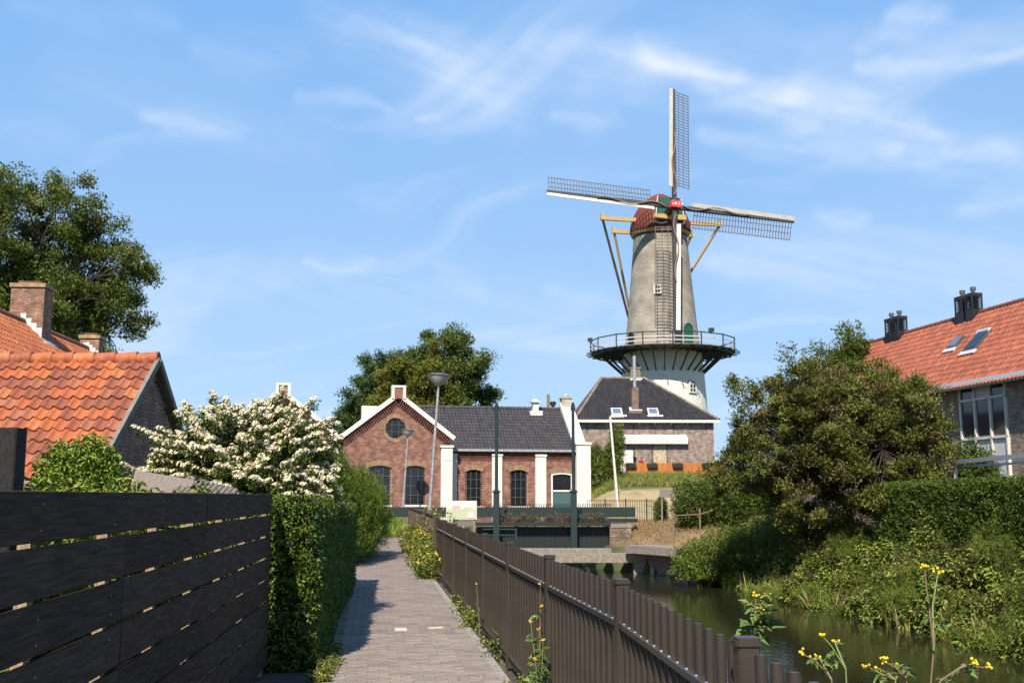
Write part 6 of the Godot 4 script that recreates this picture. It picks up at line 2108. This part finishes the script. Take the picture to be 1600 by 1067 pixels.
func weeds() -> void:
	# wild mustard along the quay, beyond the railing
	var g := "wild mustard plants along the quay railing"
	var heads := [
		[1182, 930, 4.25, [[1180, 962], [1172, 985]], 0.13, "leafy mustard plant standing behind the railing beside a post"],
		[1285, 993, 4.2, [[1300, 1010], [1322, 1045]], 0.05, "mustard plant with bent reddish stems above the water"],
		[1252, 1021, 4.2, [[1275, 1032], [1300, 1062]], 0.05, "mustard plant with bent reddish stems above the water"],
		[1382, 1033, 4.0, [[1400, 1043], [1418, 1060]], 0.05, "mustard plant with bent reddish stems above the water"],
		[1352, 1040, 4.0, [[1372, 1050], [1400, 1062]], 0.05, "mustard plant with bent reddish stems above the water"],
		[1445, 884, 3.9, [[1452, 950], [1460, 1010]], 0.07, "single tall straight mustard stem with a yellow head above the water"],
		[1524, 1036, 3.7, [[1500, 1044], [1470, 1064]], 0.05, "mustard plant with bent reddish stems above the water"]]
	var sd := 900
	for h in heads:
		var tip := at(h[0], h[1], h[2])
		var foot: Vector3
		var low := at(h[3][1][0], h[3][1][1], h[2])
		foot = low + (low - at(h[3][0][0], h[3][0][1], h[2])) * 0.35
		foot.y = 0.0
		var q := to_st(foot.x, foot.z)
		foot = pw(q.x, clampf(q.y, 1.42, 1.78), 0.0)
		var st := [Vector3(0, 0, 0), (low - foot) * 0.5, low - foot, at(h[3][0][0], h[3][0][1], h[2]) - foot, tip - foot]
		var stems := [st]
		if h[4] > 0.1: stems.append([low - foot, at(1190, 965, 4.25) - foot, at(1189, 952, 4.25) - foot])
		else: stems.append([low - foot, at(h[3][0][0] + 6, h[3][0][1] - 4, h[2] + 0.02) - foot, at(h[0] + 22, h[1] + 8, h[2] + 0.05) - foot])
		flower_plant("mustard_plant", h[5], foot, stems, h[4] if h[4] > 0.1 else 0.07, sd, g)
		sd += 1
	# taller plants leaning on the path side of the railing
	for q in [[8.4, 1.27, 0.98, "tall leafy mustard plant climbing the path face of the railing", 0.14], [8.15, 1.24, 0.72, "tall leafy mustard plant climbing the path face of the railing", 0.13], [13.0, 1.26, 0.62, "slender mustard plant with one yellow head against the railing", 0.06]]:
		var f := pw(q[0], q[1])
		rng.seed = sd
		var stems := []
		for k in (3 if q[4] > 0.1 else 1):
			var lean := Vector3(rng.randf_range(-0.06, 0.06), 0, rng.randf_range(-0.06, 0.06))
			var hh: float = q[2] * (1.0 - 0.17 * k)
			stems.append([Vector3.ZERO, Vector3(0, hh * 0.4, 0) + lean * 0.3, Vector3(0, hh * 0.75, 0) + lean, Vector3(0, hh, 0) + lean * 1.4])
		flower_plant("mustard_plant", q[3], f, stems, q[4], sd, g)
		sd += 1
	# weeds at the foot of the railing and in the bed by the lamp
	rng.seed = 950
	var sp := Spray.new()
	var yl := Spray.new()
	var bl := Spray.new()
	var cols := [Color(0.10, 0.145, 0.035), Color(0.14, 0.18, 0.05), Color(0.19, 0.19, 0.07), Color(0.07, 0.10, 0.03)]
	for k in 15:
		var s := rng.randf_range(7.0, 23.0)
		var p := pw(s, 1.29 + rng.randfn() * 0.03)
		var h := rng.randf_range(0.06, 0.24)
		for j in 26: sp.add(p + Vector3(rng.randfn() * 0.07, rng.randf() * h, rng.randfn() * 0.09), rbasis(rng.randf_range(0.05, 0.09), 0.8), pick(cols))
	for k in 230:
		var f := rng.randf()
		var s := 21.5 + 18.0 * f
		var t := rng.randf_range(1.08, 1.7) if s < 27 else rng.randf_range(1.12, 1.9)
		var h := rng.randf_range(0.2, 0.72) * (0.5 if t < 1.2 else 1.0)
		var p := pw(s, t)
		var yel := rng.randf() < 0.42
		var c := pick([Color(0.08, 0.12, 0.03), Color(0.11, 0.15, 0.04)]) if rng.randf() < 0.88 else Color(0.34, 0.22, 0.10)
		for j in 30:
			var yy := pow(rng.randf(), 0.7) * h
			sp.add(p + Vector3(rng.randfn() * 0.13, yy, rng.randfn() * 0.13), rbasis(rng.randf_range(0.07, 0.13), 0.9), jit(c, 0.2))
		if yel:
			for j in 9: yl.add(p + Vector3(rng.randfn() * 0.12, h * rng.randf_range(0.65, 1.15), rng.randfn() * 0.12), rbasis(rng.randf_range(0.035, 0.065)), pick([Color(0.62, 0.48, 0.05), Color(0.52, 0.44, 0.10)]))
	# a taller tangle round the lamp and the mesh railing
	for k in 34:
		var p := pw(rng.randf_range(25.0, 37.0), rng.randf_range(1.45, 1.8))
		var h := rng.randf_range(0.8, 1.35)
		for j in 22: sp.add(p + Vector3(rng.randfn() * 0.12, rng.randf_range(0.2, 1.0) * h, rng.randfn() * 0.12), rbasis(rng.randf_range(0.06, 0.11), 0.9), pick(cols))
		for j in 3: yl.add(p + Vector3(rng.randfn() * 0.12, h * rng.randf_range(0.7, 1.1), rng.randfn() * 0.12), rbasis(rng.randf_range(0.04, 0.06)), Color(0.62, 0.46, 0.04))
	# litter of leaves and small weeds under the hedge
	for k in 420:
		var p := pw(rng.randf_range(9.5, 20.0), rng.randf_range(-0.62, -0.36), -0.01)
		sp.add(p, rbasis(rng.randf_range(0.03, 0.06), 0.5), pick([Color(0.16, 0.10, 0.06), Color(0.22, 0.14, 0.08), Color(0.10, 0.08, 0.05)]))
	for k in 260:
		var p := pw(rng.randf_range(9.4, 30.0), clampf(0.39 + rng.randfn() * 0.55, -0.36, 1.14), 0.02)
		sp.add(p, Basis(Vector3.UP, rng.randf() * TAU).scaled(Vector3(1, 0.25, 1) * rng.randf_range(0.015, 0.035)), pick([Color(0.34, 0.26, 0.15), Color(0.22, 0.14, 0.08), Color(0.42, 0.36, 0.22)]))
	for k in 40:
		var s := rng.randf_range(10.2, 12.5)
		var p := pw(s, -0.42 + rng.randfn() * 0.04)
		for j in 12: sp.add(p + Vector3(rng.randfn() * 0.04, rng.randf() * 0.07, rng.randfn() * 0.04), rbasis(rng.randf_range(0.04, 0.07)), pick(cols))
	for k in 260:
		var p := pw(rng.randf_range(8.0, 24.0), 1.38 + rng.randf() * 0.35, -0.02)
		bl.add(p, rbasis(rng.randf_range(0.12, 0.35), 0.4), pick(cols))
	for k in 1800:
		var p := pw(rng.randf_range(2.5, 24.0), rng.randf_range(1.78, 2.5), -1.3)
		bl.add(p + Vector3.UP * rng.randf() * 0.2, rbasis(rng.randf_range(0.3, 0.8), 0.5), pick(cols))
	for q in [[sp, "weeds", M.twig5, M.leafy, "low leafy weeds along the railing foot and in the bed by the lamp"], [yl, "yellow_blossoms", M.yellowflower, M.petal, "small yellow flowers in the weed bed beside the leaning lamp"], [bl, "quay_grass", M.blades, M.leafdull, "grass growing on the quay edge between railing and water"]]:
		var o := sprayed(self, q[1], q[0], q[2], q[3], "stuff")
		o.set_meta("label", q[4]); o.set_meta("category", "weeds")
	# loose bricks and pale slabs lying on the path
	for q in [[13.75, 0.36, Vector3(0.15, 0.035, 0.10), 0.05], [13.95, 0.80, Vector3(0.19, 0.015, 0.07), 0.35]]:
		var b := thing("loose_tile", "pale chipped tile lying loose on the brick path", "tile", pw(q[0], q[1], 0.017), PYAW + q[3], "pale tiles lying on the path")
		var m := MB.new()
		var z: Vector3 = q[2]
		m.hexa([Vector3(-z.x / 2, 0, z.z / 2), Vector3(z.x / 2, 0, z.z / 2), Vector3(z.x / 2, 0, -z.z / 2), Vector3(-z.x / 2, 0, -z.z / 2), Vector3(-z.x / 2 + 0.004, z.y, z.z / 2 - 0.004), Vector3(z.x / 2 - 0.004, z.y, z.z / 2 - 0.006), Vector3(z.x / 2 - 0.006, z.y * 0.9, -z.z / 2 + 0.004), Vector3(-z.x / 2 + 0.004, z.y, -z.z / 2 + 0.004)], Color(0.62, 0.56, 0.48))
		part(b, "slab", m, M.paver)
